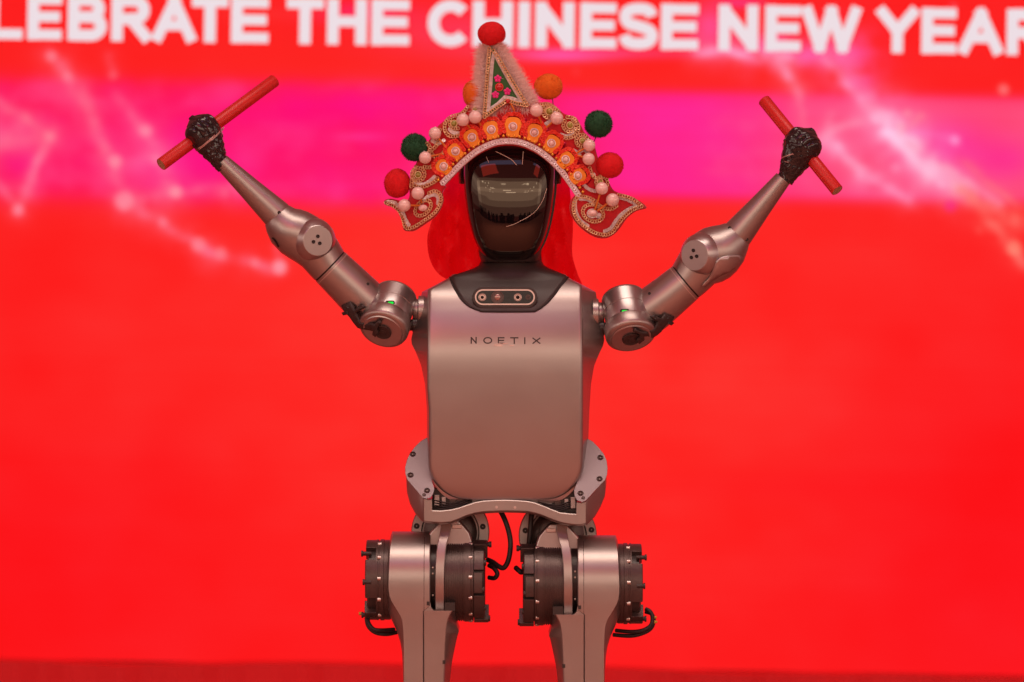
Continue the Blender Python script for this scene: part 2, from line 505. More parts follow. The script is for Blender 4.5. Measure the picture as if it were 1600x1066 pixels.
# magenta band
bt = 143 + (PX - 800) * 0.0155; bb = 302 + (PX - 800) * 0.0155
band = sig((PY - bt) / 4.5) * sig((bb - PY) / 5.0)
soft_left = sig((bb + 18 - PY) / 9) * sig((PY - bt + 6) / 7)
side = sig((PX - 760) / 60)
m = band * side + soft_left * (1 - side)
blend(m * 0.9, (255, 30, 106))
blend(soft_left * (1 - side) * np.clip(N4 * 1.5, 0, 1) * .75, (255, 70, 130))
blend(soft_left * (1 - side) * np.clip(-N4 * 1.5, 0, 1) * .35, (250, 4, 128))
glow(1040, 225, 260, 90, 1.0, (255, 30, 150)) if False else None
blend(band * np.exp(-((PX - 1060) / 210) ** 2) * 0.9, (255, 38, 146))
blend(band * sig((PX - 1215) / 40) * 0.9, (255, 84, 128))
blend(soft_left * np.exp(-((PX - 560) / 260) ** 2) * 0.4, (255, 16, 124))
blend(band * np.exp(-((PX - 470) / 160) ** 2 - ((PY - 175) / 24) ** 2) * 0.4, (255, 6, 130))
blend(soft_left * np.exp(-((PX - 330) / 110) ** 2 - ((PY - 262) / 40) ** 2) * 0.35, (252, 10, 135))
for yy in (192, 240, 268):
    line(1120, yy, 1260, yy + 3, 13, 0.28, (255, 90, 150))
blend(band * np.exp(-((PX - 640) / 120) ** 2 - ((PY - 280) / 20) ** 2) * 0.5, (255, 40, 120))
glow(1490, 235, 70, 45, 0.7, (252, 50, 170)); glow(1570, 250, 50, 30, 0.6, (253, 40, 150))
# upper right pink haze behind the writing
glow(880, 86, 70, 10, 0.95, (255, 96, 190)); glow(960, 84, 160, 9, 0.7, (255, 70, 130))
glow(720, 50, 130, 42, 0.55, (255, 70, 120)); glow(560, 20, 70, 18, 0.55, (255, 40, 140)); glow(440, 22, 120, 14, 0.3, (255, 60, 60))
glow(1110, 45, 34, 40, 0.85, (255, 80, 150)); glow(1040, 65, 120, 10, 0.5, (255, 60, 120)); glow(1160, 4, 40, 9, 0.6, (250, 60, 160))
def rline(x0, y0, x1, y1, w, a, col):
    line(x0, y0, x1, y1, w * 1.1, min(1.0, a * 1.1), col)
rline(1180, 72, 1330, 88, 15, 0.85, (255, 90, 160)); rline(1090, 78, 1230, 88, 7, 0.8, (255, 150, 190))
rline(1215, 85, 1245, 150, 8, 0.7, (255, 140, 170)); rline(1245, 150, 1262, 210, 5, 0.5, (255, 120, 150))
rline(1318, 82, 1352, 160, 12, 0.85, (255, 130, 175)); rline(1352, 160, 1405, 215, 9, 0.85, (255, 150, 180))
rline(1330, 90, 1345, 130, 20, 0.4, (255, 60, 150))
rline(1395, 200, 1450, 262, 14, 0.9, (255, 185, 215)); rline(1450, 262, 1500, 300, 11, 0.8, (255, 165, 200))
rline(1500, 300, 1600, 350, 8, 0.6, (255, 120, 110)); rline(1520, 310, 1600, 410, 7, 0.6, (255, 120, 110))
rline(1290, 215, 1345, 270, 8, 0.75, (255, 170, 205)); rline(1345, 270, 1420, 310, 7, 0.65, (255, 150, 190)); rline(1300, 180, 1290, 215, 6, .4, (255, 150, 180))
rline(1345, 190, 1300, 205, 5, .4, (255, 150, 180)); rline(1410, 200, 1500, 220, 6, .4, (255, 120, 190)); rline(1405, 210, 1440, 180, 4, .4, (255, 140, 150))
rline(1352, 160, 1500, 170, 5, .35, (255, 80, 130)); rline(1500, 250, 1600, 330, 5, .3, (255, 130, 120))
rline(1290, 90, 1365, 185, 6, .5, (255, 150, 190)); rline(1365, 185, 1470, 290, 5, .6, (255, 190, 220)); rline(1420, 225, 1560, 320, 5, .5, (255, 160, 190)); rline(1262, 210, 1310, 240, 5, .5, (255, 150, 190))
for x, y, r, a, c in ((1492, 219, 7, .8, (255, 160, 220)), (1568, 140, 8, .75, (255, 140, 140)), (1585, 388, 11, .75, (255, 130, 110)), (1418, 177, 6, .6, (255, 140, 160)),
                      (1400, 262, 8, .5, (255, 150, 190)), (1454, 262, 12, .6, (255, 190, 220)), (1408, 197, 6, .5, (255, 170, 180)), (1150, 103, 6, .4, (255, 70, 80)),
                      (1485, 322, 9, .5, (250, 40, 150)), (1490, 10, 5, .5, (255, 120, 150)), (1530, 360, 5, .4, (255, 100, 90)), (900, 112, 7, .3, (255, 70, 80))):
    dot(x, y, r, a, c)
# left network
pk = (255, 120, 150)
glow(20, 210, 60, 30, 0.55, (255, 90, 150)); glow(235, 275, 55, 60, 0.35, (255, 90, 160))
for a in ((-20, 150, 40, 185, 7, .6), (40, 185, 76, 212, 6, .6), (76, 212, 28, 328, 7, .7), (28, 328, -30, 260, 7, .6), (-10, 228, 76, 212, 14, .4), (40, 185, -10, 230, 9, .35), (75, 85, 108, 120, 8, .45), (108, 120, 165, 230, 9, .5),
          (165, 230, 195, 318, 10, .5), (195, 318, 250, 348, 8, .6), (250, 348, 330, 398, 8, .5), (330, 398, 435, 418, 8, .65), (180, 150, 225, 205, 8, .45), (225, 205, 275, 300, 10, .4),
          (275, 300, 195, 318, 8, .4), (275, 300, 360, 298, 8, .55), (300, 375, 330, 400, 9, .5), (170, 90, 178, 118, 6, .3), (432, 385, 438, 415, 5, .35), (130, 135, 178, 250, 7, .3), (178, 250, 268, 242, 9, .35),
          (350, 300, 370, 290, 7, .5), (80, 90, 95, 100, 9, .35)):
    line(*a, pk)
for x, y, r, a in ((28, 328, 8, .55), (76, 215, 7, .45), (180, 252, 10, .65), (194, 314, 14, .6), (275, 300, 9, .75), (310, 382, 11, .6), (345, 396, 9, .6), (437, 418, 11, .9), (228, 205, 9, .5),
                   (245, 250, 7, .4), (80, 88, 8, .5), (105, 118, 6, .4), (176, 118, 6, .35), (255, 348, 6, .4), (398, 410, 7, .5)):
    dot(x, y, r, a, (255, 150, 165))
blend(soft_left * np.exp(-((PX - 560) / 40) ** 2 - ((PY - 214) / 8) ** 2) * .5, (255, 70, 170))
# faint drifting mottling of the video image
nz = np.array([[noise.fractal((x * 0.006, y * 0.012, 3.1), 1.0, 2.0, 4) for x in np.linspace(-1060, 1060, 140)] for y in np.linspace(-760, 509, 90)])
iy = np.linspace(0, 89, NY).round().astype(int); ix = np.linspace(0, 139, NX).round().astype(int)
img[..., 1:] *= (1 + 0.10 * up(nz) + 0.2 * N5 * sig((PY - 330) / 20))[..., None]
img[..., 1:] *= (1 + 0.01 * rng.standard_normal((NY, 1, 1)))
img = np.clip(img, 0, 255) / 255
lin = np.where(img <= 0.04045, img / 12.92, ((img + 0.055) / 1.055) ** 2.4)

wall_w = LX * U * K; wall_z = -LY * U * K
led = bpy.data.objects.new('led_screen', None)
led.location = (0, GAP, -509 * U * K)
COL.objects.link(led)
led['label'] = 'huge red LED wall showing white festive lettering and a magenta band'
led['category'] = 'led screen'
base_z = led.location.z
co = np.stack([wall_w.ravel(), np.zeros(NX * NY), (wall_z - base_z).ravel()], 1)
idx = np.arange(NX * NY).reshape(NY, NX)
quads = np.stack([idx[:-1, :-1], idx[1:, :-1], idx[1:, 1:], idx[:-1, 1:]], -1).reshape(-1, 4)
me = bpy.data.meshes.new('display_face')
me.vertices.add(len(co)); me.vertices.foreach_set('co', co.ravel())
me.loops.add(quads.size); me.loops.foreach_set('vertex_index', quads.ravel())
me.polygons.add(len(quads)); me.polygons.foreach_set('loop_start', np.arange(0, quads.size, 4)); me.polygons.foreach_set('loop_total', np.full(len(quads), 4))
me.update()
at = me.attributes.new('picture', 'FLOAT_COLOR', 'POINT')
at.data.foreach_set('color', np.c_[lin.reshape(-1, 3), np.ones(NX * NY)].ravel())
dm = emit('led_picture', (1, 0, 0, 1), 1.0)
an = dm.node_tree.nodes.new('ShaderNodeAttribute'); an.attribute_name = 'picture'
dm.node_tree.links.new(an.outputs['Color'], dm.node_tree.nodes['Emission'].inputs[0])
me.materials.append(dm)
face = bpy.data.objects.new('display_face', me); COL.objects.link(face); face.parent = led
# cabinet behind the face
bx = MB(); w_, h0, h1 = 1068 * U * K, -0.01, (509 + 764) * U * K
bx.loft([[(-w_, 0.006, h0), (w_, 0.006, h0), (w_, 0.006, h1), (-w_, 0.006, h1)], [(-w_, 0.09, h0), (w_, 0.09, h0), (w_, 0.09, h1), (-w_, 0.09, h1)]])
mec = bpy.data.meshes.new('cabinet'); bmesh.ops.recalc_face_normals(bx.bm, faces=bx.bm.faces); bx.bm.to_mesh(mec); mec.materials.append(BLACK)
cb = bpy.data.objects.new('cabinet', mec); COL.objects.link(cb); cb.parent = led
# writing: each letter is a lit shape on the display
LETTER = emit('white_lettering', srgb(238, 222, 228), 1.0)
words = [('L', -20, 36), ('E', 43, 97), ('B', 106, 167), ('R', 174, 236), ('A', 238, 306), ('T', 299, 357), ('E', 361, 420), ('T', 447, 506), ('H', 511, 573), ('E', 580, 640),
         ('C', 668, 735), ('H', 738, 801), ('I', 808, 829), ('N', 836, 897), ('E', 906, 963), ('S', 966, 1028), ('E', 1032, 1091), ('N', 1122, 1184), ('E', 1195, 1251), ('W', 1252, 1344),
         ('Y', 1369, 1434), ('E', 1439, 1494), ('A', 1497, 1566), ('R', 1572, 1634)]
for ch, xa, xb in words:
    st = 18.0; hh = 16.0
    yb = 61.5 + (xa + xb) / 2 * 0.0155; yt = yb - 71
    lx0, lyb = level(xa, yb + 0); lx1 = lx0 + (xb - xa); _, lyb = level((xa + xb) / 2, yb); lyt = lyb - 71
    mb = MB(); k = 0
    for pts, ex in glyph(ch):
        wd = st if ch not in 'WAY' else 17.4
        ix0, ix1 = lx0 + wd / 2, lx1 - wd / 2
        P = [(ix0 + (ix1 - ix0) * px, lyt + hh / 2 + (71 - hh) * py) for px, py in pts]
        horiz = len(P) == 2 and abs(P[0][1] - P[1][1]) < 1
        tmp = MB(); tmp.strip(P, hh if horiz else wd, lambda x, y: 0, ext=(wd / 2 - 0.5 if ex else 0))
        tmp.bm.verts.ensure_lookup_table()
        mp = {v: mb.bm.verts.new((v.co.x * U * K, -0.004 - 0.0003 * k, -v.co.y * U * K - base_z)) for v in tmp.bm.verts}
        for f in tmp.bm.faces:
            mb.face([mp[v] for v in f.verts])
        k += 1
    ml = bpy.data.meshes.new('letter'); mb.bm.to_mesh(ml); ml.materials.append(LETTER)
    lo = bpy.data.objects.new('letter', ml); COL.objects.link(lo); lo.parent = led

# red cloth riser below the wall
RISER = mat('red_riser_cloth', (0.80, 0.006, 0.014, 1), 0.7, 0, mottle=0.15, mottle_scale=4, grain=0.2, grain_scale=300, trans=0.0)
top = -(1040 - 533) * U * K
vs, fs = [], []
n = 160
for i in range(n + 1):
    x = -1.15 + 2.3 * i / n
    yy = GAP - 0.05 + 0.008 * math.sin(x * 31) + 0.006 * math.sin(x * 73 + 1)
    zt = top + 0.003 * math.sin(x * 5 + 2) + 0.002 * math.sin(x * 13)
    vs += [(x, yy, zt), (x, yy - 0.01, FLOOR_Z), (x, yy + 0.20, zt)]
for i in range(n):
    a = 3 * i
    fs += [(a, a + 1, a + 4, a + 3), (a + 2, a, a + 3, a + 5)]
plain_object('stage_riser', vs, fs, RISER, 'structure')
FLOORM = mat('red_stage_carpet', (0.40, 0.15, 0.11, 1), 0.7, 0, grain=0.4, grain_scale=250, mottle=0.2, mottle_scale=12)
plain_object('stage_floor', [(-9, -DIST - 0.6, FLOOR_Z), (9, -DIST - 0.6, FLOOR_Z), (9, GAP + 0.5, FLOOR_Z), (-9, GAP + 0.5, FLOOR_Z)], [(0, 1, 2, 3)], FLOORM, 'structure')
HALLF = mat('dark_hall_floor', (0.10, 0.06, 0.05, 1), 0.5, 0, mottle=0.3, mottle_scale=2)
plain_object('hall_floor', [(-20, -13, FLOOR_Z - 0.85), (20, -13, FLOOR_Z - 0.85), (20, -DIST - 0.6, FLOOR_Z - 0.85), (-20, -DIST - 0.6, FLOOR_Z - 0.85)], [(0, 1, 2, 3)], HALLF, 'structure')

# ------------------------------------------------------------------ the robot
robot = Thing('robot', (788, 1548, 0), 'silver humanoid robot with glossy black visor raising both arms', 'robot')

# torso
TFD = [(428, 2), (440, 16), (456, 31), (480, 45), (505, 55.5), (530, 63), (550, 66.4), (572, 67.4), (600, 66.8), (640, 64.8), (680, 61.6), (715, 57.6), (745, 53), (765, 49), (779, 45)]
def hermite(x, table):
    xs_ = np.array([t[0] for t in table], float); v = np.array([t[1] for t in table], float)
    m_ = np.gradient(v, xs_)
    x = min(max(x, xs_[0]), xs_[-1]); i = min(max(int(np.searchsorted(xs_, x)) - 1, 0), len(xs_) - 2)
    h = xs_[i + 1] - xs_[i]; t = (x - xs_[i]) / h
    return float((2 * t ** 3 - 3 * t * t + 1) * v[i] + (t ** 3 - 2 * t * t + t) * h * m_[i] + (-2 * t ** 3 + 3 * t * t) * v[i + 1] + (t ** 3 - t * t) * h * m_[i + 1])
def tf(y): return hermite(y, TFD)
XSL = [(428, 706), (434, 700), (445, 680), (456, 659), (480, 654), (530, 643), (538, 644), (550, 650), (570, 658), (600, 664), (640, 667), (700, 667), (779, 667)]
XSR = [(428, 884), (434, 890), (445, 911), (456, 931), (480, 935), (530, 944), (540, 942), (552, 936), (572, 928), (600, 923.5), (640, 921), (700, 919), (779, 916)]
def torso_ring(y):
    rb = 58.0
    ins = 0.0
    if y > 779 - rb:
        ins = rb - math.sqrt(max(0, rb * rb - (y - (779 - rb)) ** 2))
    xl, xr = itp(y, XSL), itp(y, XSR)
    fl, fr = max(668.5, xl + 4) + ins, min(910.0, xr - 4) - ins
    xl, xr = min(xl + ins * 0.9, fl - 0.5), max(xr - ins * 0.9, fr + 0.5)
    f = tf(y); r = 7
    low = np.clip((y - 545) / 60, 0, 1)
    ds = f - 48 * (1 - low) - 70 * low
    bk = -100 + 20 * max(0, (460 - y) / 30)
    ring = []
    mid = (fl + fr) / 2; hw = (fr - fl) / 2
    for k in range(17):
        u = -1 + 2 * k / 16
        ring.append((mid + u * (hw - r), y, f - 2.0 * abs(u) ** 3))
    for k in range(1, 5):
        a = math.pi / 2 * k / 5
        ring.append((fr - r + r * math.sin(a), y, f - 2 - r + r * math.cos(a)))
    ring += [(fr, y, f - 2 - r), (xr, y, ds), (xr - 1, y, (ds + bk) / 2), (xr - 12, y, bk + 8), (xr - 30, y, bk)]
    ring += [(mid, y, bk - 4)]
    ring += [(xl + 30, y, bk), (xl + 12, y, bk + 8), (xl + 1, y, (ds + bk) / 2), (xl, y, ds), (fl, y, f - 2 - r)]
    for k in range(4, 0, -1):
        a = math.pi / 2 * k / 5
        ring.append((fl + r - r * math.sin(a), y, f - 2 - r + r * math.cos(a)))
    return ring
rows = list(np.linspace(428, 545, 34)) + list(np.linspace(550, 715, 24)) + list(779 - 58 + 58 * np.sin(np.linspace(0.02, math.pi / 2 * 0.985, 18)))
tm = MB().loft([torso_ring(y) for y in rows])
TB = tm.bvh()
torso = robot.add('torso_shell', tm, METAL, sharp=24, bevel=0)
# back pan seen as a second rim under the front shell
def pan_ring(y, s=1.0):
    q = torso_ring(min(y, 778))
    return [(789.5 + (x - 789.5) * s, y, min(d, tf(min(y, 778)) - 14)) for x, yy, d in q]
pr = [[(x, y + 7, d) for x, y, d in pan_ring(yy, 0.985)] for yy, y in [(r, r) for r in rows[-24:]]]
robot.add('torso_tray', MB().loft(pr), METAL_SATIN, parent=None, sharp=30)
# collar and neck
COLX = [(396, 752, 846), (408, 751, 847), (414, 748, 850), (419, 740, 858), (424, 727, 870), (429, 711, 881), (433.5, 703, 888), (441, 706, 881), (449.5, 710, 873.5), (458, 715, 868), (467.5, 721, 860),
        (473, 726.5, 855), (478, 732.5, 849), (482, 740, 844), (485, 748.5, 837.5), (487, 758, 829)]
rings = []
for y, a, b in COLX:
    mid, hw = (a + b) / 2, (b - a) / 2
    edge = dropper(TB, 1.5)(min(max(a + 4, 708), 720), max(y, 436)) if y > 433 else None
    row = []
    for k in range(25):
        u = -1 + 2 * k / 24
        x = mid + u * hw
        neck = -38 + 46 * math.sqrt(max(0, 1 - (abs(u) * 0.985) ** 2.0)) - 8
        chest = dropper(TB, 2.2, default=12)(x, max(y, 436))
        if chest < -20: chest = tf(max(y, 436)) - 6
        w = np.clip((y - 404) / 32, 0, 1); w = w * w * (3 - 2 * w)
        row.append((x, y, neck * (1 - w) + chest * w))
    rings.append(row)
cm = MB().loft(rings, closed=False, cap=False)
CB = cm.bvh()
collar = robot.add('neck_collar', cm, COLLAR, solid=3.0, solid_off=1 if False else -1)
edge_pts = [(b, y) for y, a, b in COLX if y > 433][::1] + [(a, y) for y, a, b in COLX if y > 433][::-1]
mb = MB(); fd = dropper(TB, 0.6)
mb.tube([(x, y, fd(x, y)) for x, y in resample(spline(edge_pts, 3), 4)], 1.7, 8)
robot.add('collar_gap_line', mb, HOLE, parent=collar)  # dark tube draws in the shadow line of the collar gap
# sensor window
def pill(x0, x1, yc, r, n=14):
    return [(x1 - r + r * math.cos(a), yc + r * math.sin(a)) for a in np.linspace(-math.pi / 2, math.pi / 2, n)] + \
           [(x0 + r + r * math.cos(a), yc + r * math.sin(a)) for a in np.linspace(math.pi / 2, 3 * math.pi / 2, n)]
SX0, SX1, SY, SR = 742.5, 835.5, 465.0, 12.2
cd = dropper([CB, TB], 0)
ya, yb_ = 450.0, 480.0
pb = max(cd(760, yb_), cd(789, yb_)); pa = pb - 3.0
def wd(off):
    return lambda x, y: pa + (pb - pa) * (y - ya) / (yb_ - ya) + 1.6 + off
wn = Vector((0, -(pb - pa) / (yb_ - ya), 1)).normalized()
win = robot.add('sensor_window', MB().prism(pill(SX0 + 2, SX1 - 2, SY, SR - 2), wd(-14), wd(0.4)), GLASS)
mb = MB()
po, pi_ = pill(SX0, SX1, SY, SR), pill(SX0 + 2.2, SX1 - 2.2, SY, SR - 2.2)
mb.loft([[(x, y, wd(-12)(x, y)) for x, y in po], [(x, y, wd(1.6)(x, y)) for x, y in po], [(x, y, wd(1.6)(x, y)) for x, y in pi_], [(x, y, wd(-3)(x, y)) for x, y in pi_]], cap=False)
robot.add('rim', mb, RIM, parent=win)
robot.add('bezel', MB().prism(pill(SX0 - 4, SX1 + 4, SY + .5, SR + 4.5), wd(-16), wd(-0.6)), COLLAR, parent=win, bevel=1.2)
for lx, r, rr, ct in ((754, 6.0, 2.6, GLASS), (777.5, 10.0, 5.2, LENS), (809, 6.0, 3.0, GLASS), (825, 4.2, 1.6, BLACK)):
    q = Vector((lx, SY + .3, wd(0.3)(lx, SY + .3)))
    ln = robot.add('lens', MB().lathe(q, wn, [(0, r), (0.9, r), (1.0, r - 1), (0.5, r - 1.6), (0.5, 0.1)], 28), (LENS if r > 5 else MOTOR) if r < 9 else MOTOR, parent=win)
    robot.add('lens_eye', MB().ball(q + wn * .4, rr, 24, 16, sd=0.45), ct, parent=win)
# lettering on the chest
LG = [('N', 736, 745.5), ('O', 755.5, 769.5), ('E', 778, 788.5), ('T', 797, 810), ('I', 818.5, 821), ('X', 831, 844.5)]
for ch, xa, xb in LG:
    mb = MB(); k = 0
    for pts, ex in glyph(ch):
        P = [(xa + 1 + (xb - xa - 2) * px, 527.6 + 8.6 * py + (xa - 736) * 0.007) for px, py in pts]
        fdp = dropper(TB, 0.30 + 0.02 * k)
        mb.strip([tuple(q) for q in resample(P, 3)] if len(P) == 2 else P, 1.9, fdp, ext=0.9 if ex else 0.3); k += 1
    robot.add('letter', mb, PRINT, parent=torso)
mb = MB()
for _ in range(8):
    x = random.uniform(774, 806); y = 538.4 + random.uniform(-1.5, 3.0); l = random.uniform(4, 15)
    mb.strip([(x - l / 2, y + random.uniform(-.6, .6)), (x, y), (x + l / 2, y + random.uniform(-.8, .8))], random.uniform(0.7, 1.8), dropper(TB, 0.42 + random.random() * 0.1))
robot.add('tape_residue', mb, RESIDUE, parent=torso, kind='stuff')
# shoulder sockets
for sx, cx, cy in ((-1, 651, 486), (1, 938, 491)):
    robot.add('shoulder_socket', MB().lathe((cx - sx * 12, cy, -4), (sx, 0, 0), [(0, 24), (9, 24), (10, 19), (16, 18), (18, 16)], 32), METAL, bevel=0.6)
    robot.add('shoulder_seal', MB().lathe((cx - sx * 2, cy + 22, 2), (sx, 0, 0), [(0, 12), (8, 12), (9, 9), (14, 9)], 24), BLACK)

# head
HW = [(212, 26), (216, 40), (222, 52), (230, 61), (242, 68), (256, 71.4), (272, 72), (300, 70.3), (330, 66.5), (350, 62.5), (370, 57), (383, 51.5), (393, 45.5), (401, 37.5), (406, 29), (409.5, 19), (411, 9)]
HF = [(212, 2), (216, 14), (222, 24), (230, 33), (242, 42), (256, 48.5), (268, 52), (280, 54.6), (300, 57.4), (320, 58.6), (340, 58.6), (356, 57.2), (370, 54.2), (383, 49.5), (393, 43.5), (401, 36), (406, 29), (409.5, 20), (411, 11)]
hrows = sorted(set([212, 213.5, 216, 219, 222, 226, 230, 236] + list(np.arange(242, 384, 6.0)) + [386, 390, 394, 398, 401, 404, 406, 408, 409.5, 410.5, 411]))
HC = -10
def sup(w, f, ang, n):
    c, s_ = math.cos(ang), math.sin(ang)
    return w * math.copysign(abs(c) ** (2 / n), c), f * math.copysign(abs(s_) ** (2 / n), s_)
from functools import lru_cache
def cubic(y, table):
    xs_ = [t[0] for t in table]; v = [t[1] for t in table]
    return float(np.mean([np.interp(y + k, xs_, v) for k in (-3, -1.5, 0, 1.5, 3)])) if 225 < y < 396 else float(np.interp(y, xs_, v))
def head_ring(y, back=74, n=3.3, grow=0):
    w, f = cubic(y, HW) + grow, cubic(y, HF)
    b = back * f / 58.6
    out = []
    N = 56
    for k in range(N):
        a = 2 * math.pi * k / N
        x, d = sup(w, f if math.sin(a) >= 0 else b, a, n)
        out.append((796 + x, y, HC + d))
    return out
vm = MB().loft([head_ring(y) for y in hrows])
VB = vm.bvh()
visor = robot.add('visor', vm, VISOR, sharp=60)
robot.add('head_shell', MB().loft([[(796 + (x - 796) * 1.025 + 1.5, y, min(d, HC - 6)) for x, y, d in head_ring(y)] for y in hrows if 224 < y < 404]), BLACK, sharp=60)
robot.add('chin_guard', MB().loft([[(797 + x, y, -34 + d) for x, d in [sup(w, f, 2 * math.pi * k / 40, 2.3) for k in range(40)]] for y, w, f in ((386, 50, 58), (396, 49, 56), (404, 47, 52), (409, 44.5, 48))]), BLACK)

# arms
def arm(sh_top, sh_bot, r_sh, tube, elbow, disc_c, disc_n, disc_r, hole_pts, fore, fore_r, screws, led_at, clip, mirror):
    T, B = Vector(sh_top), Vector(sh_bot)
    A = (T - B); L = A.length; A.normalize()
    R = r_sh
    mm = MB().lathe(B, A, [(20, R - 2), (24, R), (L * 0.62, R), (L * 0.625, R - 0.7), (L * 0.64, R - 0.7), (L * 0.645, R), (L - 6, R), (L - 5.5, R - 1.2), (L - 4.2, R - 1.2), (L - 3.6, R - .2), (L - 1.5, R - 1), (L, R - 3), (L + 0.5, R - 8), (L - 1, 1)], 56)
    MBV = mm.bvh()
    motor = robot.add('shoulder_motor', mm, METAL_SATIN, sharp=30)
    # upper arm: ring round the motor plus the tube
    rm = MB().lathe(B, A, [(0.0, 25), (0, R - 2), (0.8, R + 0.6), (3, R + 3.2), (7, R + 4.4), (21, R + 4.4), (24.5, R + 3.6), (26.5, R + 1.2), (26.5, R - 2)], 56)
    rm.tube(tube[0], tube[1], 44)
    RB = rm.bvh()
    upper = robot.add('upper_arm', rm, METAL, sharp=34)
    pc = robot.add('pivot_cover', MB().lathe(B, -A, [(-6, R - 3), (0.2, R - 3), (1.6, R - 4.2), (1.7, 1)], 48), METAL_SATIN, sharp=30)
    robot.add('pivot_cap', MB().lathe(B - A * 1.6, -A, [(0, 14.5), (2.2, 14.5), (3.2, 13), (2.4, 11.5), (2.4, 6), (3.0, 5), (3.0, .5)], 36), COLLAR, parent=pc, sharp=30)
    # seam ring between the upper arm and the elbow link
    s0 = Vector(tube[0][-1]); sd = (Vector(tube[0][-1]) - Vector(tube[0][-2])).normalized()
    robot.add('seam_ring', MB().lathe(s0 - sd * 0.5, sd, [(0, 20), (0, tube[1][-1] - 1.0), (2.4, tube[1][-1] - 1.0), (2.4, 20)], 44), HOLE, parent=upper)
    # thin machined line
    robot.add('seam_line', MB().lathe(s0 - sd * 5, sd, [(0, tube[1][-1] - 3), (0.1, tube[1][-1] + 0.55), (1.2, tube[1][-1] + 0.55), (1.3, tube[1][-1] - 3)], 44), RIM, parent=upper)
    elbow = ([tuple(s0 + sd * 2.4), tuple(s0 + sd * 6)] + list(elbow[0][2:]), elbow[1])
    em = MB().tube(elbow[0], elbow[1], 48)
    EB = em.bvh()
    el = robot.add('elbow_housing', em, METAL, sharp=60)
    n = Vector(disc_n).normalized(); c = Vector(disc_c)
    dm_ = MB().lathe(c - n * 30, n, [(0, disc_r + 12), (16, disc_r + 9), (24, disc_r + 4.5), (28, disc_r + 1.2), (29.4, disc_r + 0.2), (29.9, disc_r - 0.6), (30.0, 1)], 48)
    dk = robot.add('elbow_disc', dm_, METAL_SATIN, sharp=30)
    for hx, hy in hole_pts:
        q = c + n * 0.3
        # height on the disc plane below the drawn point
        dd = q.z - (n.x * (hx - q.x) + n.y * (hy - q.y)) / n.z
        robot.add('screw_hole', MB().lathe((hx, hy, dd - 1), n, [(0, 2.9), (1.5, 2.9), (1.8, 2.4), (1.2, .3)], 16), HOLE, parent=dk)
    fp = [Vector(p) for p in fore]
    path = [fp[0].lerp(fp[1], t) for t in (0, 0.004, 0.02, 0.05, 0.5, 1.0)]
    rr = [fore_r[0] - 1.4, fore_r[0] - 0.3, fore_r[0], fore_r[0] * 0.99, (fore_r[0] + fore_r[1]) / 2 - .3, fore_r[1]]
    fm = MB().tube(path, rr, 44)
    FB = fm.bvh()
    fo = robot.add('forearm', fm, METAL, sharp=50)
    for hx, hy in screws:
        d = dropper([FB, EB], 0)(hx, hy)
        robot.add('screw_hole', MB().lathe((hx, hy, d - 1.4), (0.1, 0, 1), [(0, 2.8), (1.8, 2.8), (2.0, 2.3), (1.4, .3)], 16), HOLE, parent=fo)
    # status light
    ld = dropper(MBV, 0)
    ex, ey = led_at
    an = math.radians(8) * (1 if mirror else -1) * -1
    sl = MB().sheet([(ex + a, ey + b) for a, b in pill(-7.4, 7.4, 0, 3.4, 8)], dropper(MBV, 0.25), 4)
    slot = robot.add('status_slot', sl, HOLE, parent=motor)
    robot.add('status_light', MB().sheet([(ex + a + (1 if not mirror else 0), ey + b + .4) for a, b in pill(-4.6, 4.6, 0, 1.9, 8)], dropper(MBV, 0.55), 4), GREEN_LED, parent=slot)
    # cable clip lying over the arm
    allb = [RB, MBV]
    pv = robot.add  # noqa
    hit = []
    px_, py_ = [p[0] for p in clip['poly']], [p[1] for p in clip['poly']]
    for gx_ in np.linspace(min(px_), max(px_), 24):
        for gy_ in np.linspace(min(py_), max(py_), 24):
            near_ = min((gx_ - a) ** 2 + (gy_ - b) ** 2 for a, b in clip['poly'])
            h_ = dropper(allb, 0, default=-999)(gx_, gy_)
            if near_ < 64 and h_ > -10:
                hit.append((gx_, gy_, h_))
    H = np.array(hit); cx_, cy_ = H[:, 0].mean(), H[:, 1].mean()
    def basis(x, y):
        u_, v_ = (x - cx_) / 30, (y - cy_) / 30
        return [1, u_, v_, u_ * u_, u_ * v_, v_ * v_]
    cf, *_ = np.linalg.lstsq(np.array([basis(x, y) for x, y, _ in hit]), H[:, 2], rcond=None)
    fitd = lambda x, y: float(np.dot(cf, basis(x, y)))
    mx_ = float(np.percentile([h - fitd(x, y) for x, y, h in hit], 88))
    cl = robot.add('cable_clip', MB().sheet(clip['poly'], lambda x, y: max(fitd(x, y) + mx_ + 1.0, dropper(allb, 2.0, default=-999)(x, y)), 4), COLLAR, solid=4.5, solid_off=-1)
    for x, y in clip['screws']:
        robot.add('screw', MB().lathe((x, y, max(fitd(x, y) + mx_ + 1.0, dropper(allb, 2.0, default=-999)(x, y))), (0, 0, 1), [(0, 2.6), (1.2, 2.6), (1.4, 2), (.7, 1.2), (.7, .2)], 12), BLACK, parent=cl)
    # small slot and lug on top of the upper arm
    hx, hy = clip['hole']
    robot.add('screw_hole', MB().lathe((hx, hy, dropper(allb, -1, default=0)(hx, hy)), (0.3 * (1 if not mirror else -1), -0.3, 1), [(0, 2.4), (1.6, 2.4), (1.4, .3)], 14), HOLE, parent=upper)
    gx, gy = clip['lug']
    robot.add('lug', MB().lathe((gx, gy, 4), (0.55 * (1 if not mirror else -1), -0.8, 0), [(-6, 5), (1.4, 5), (2.0, 4.2), (2, .3)], 16), BLACK, parent=upper)
    return EB, FB, el, fo

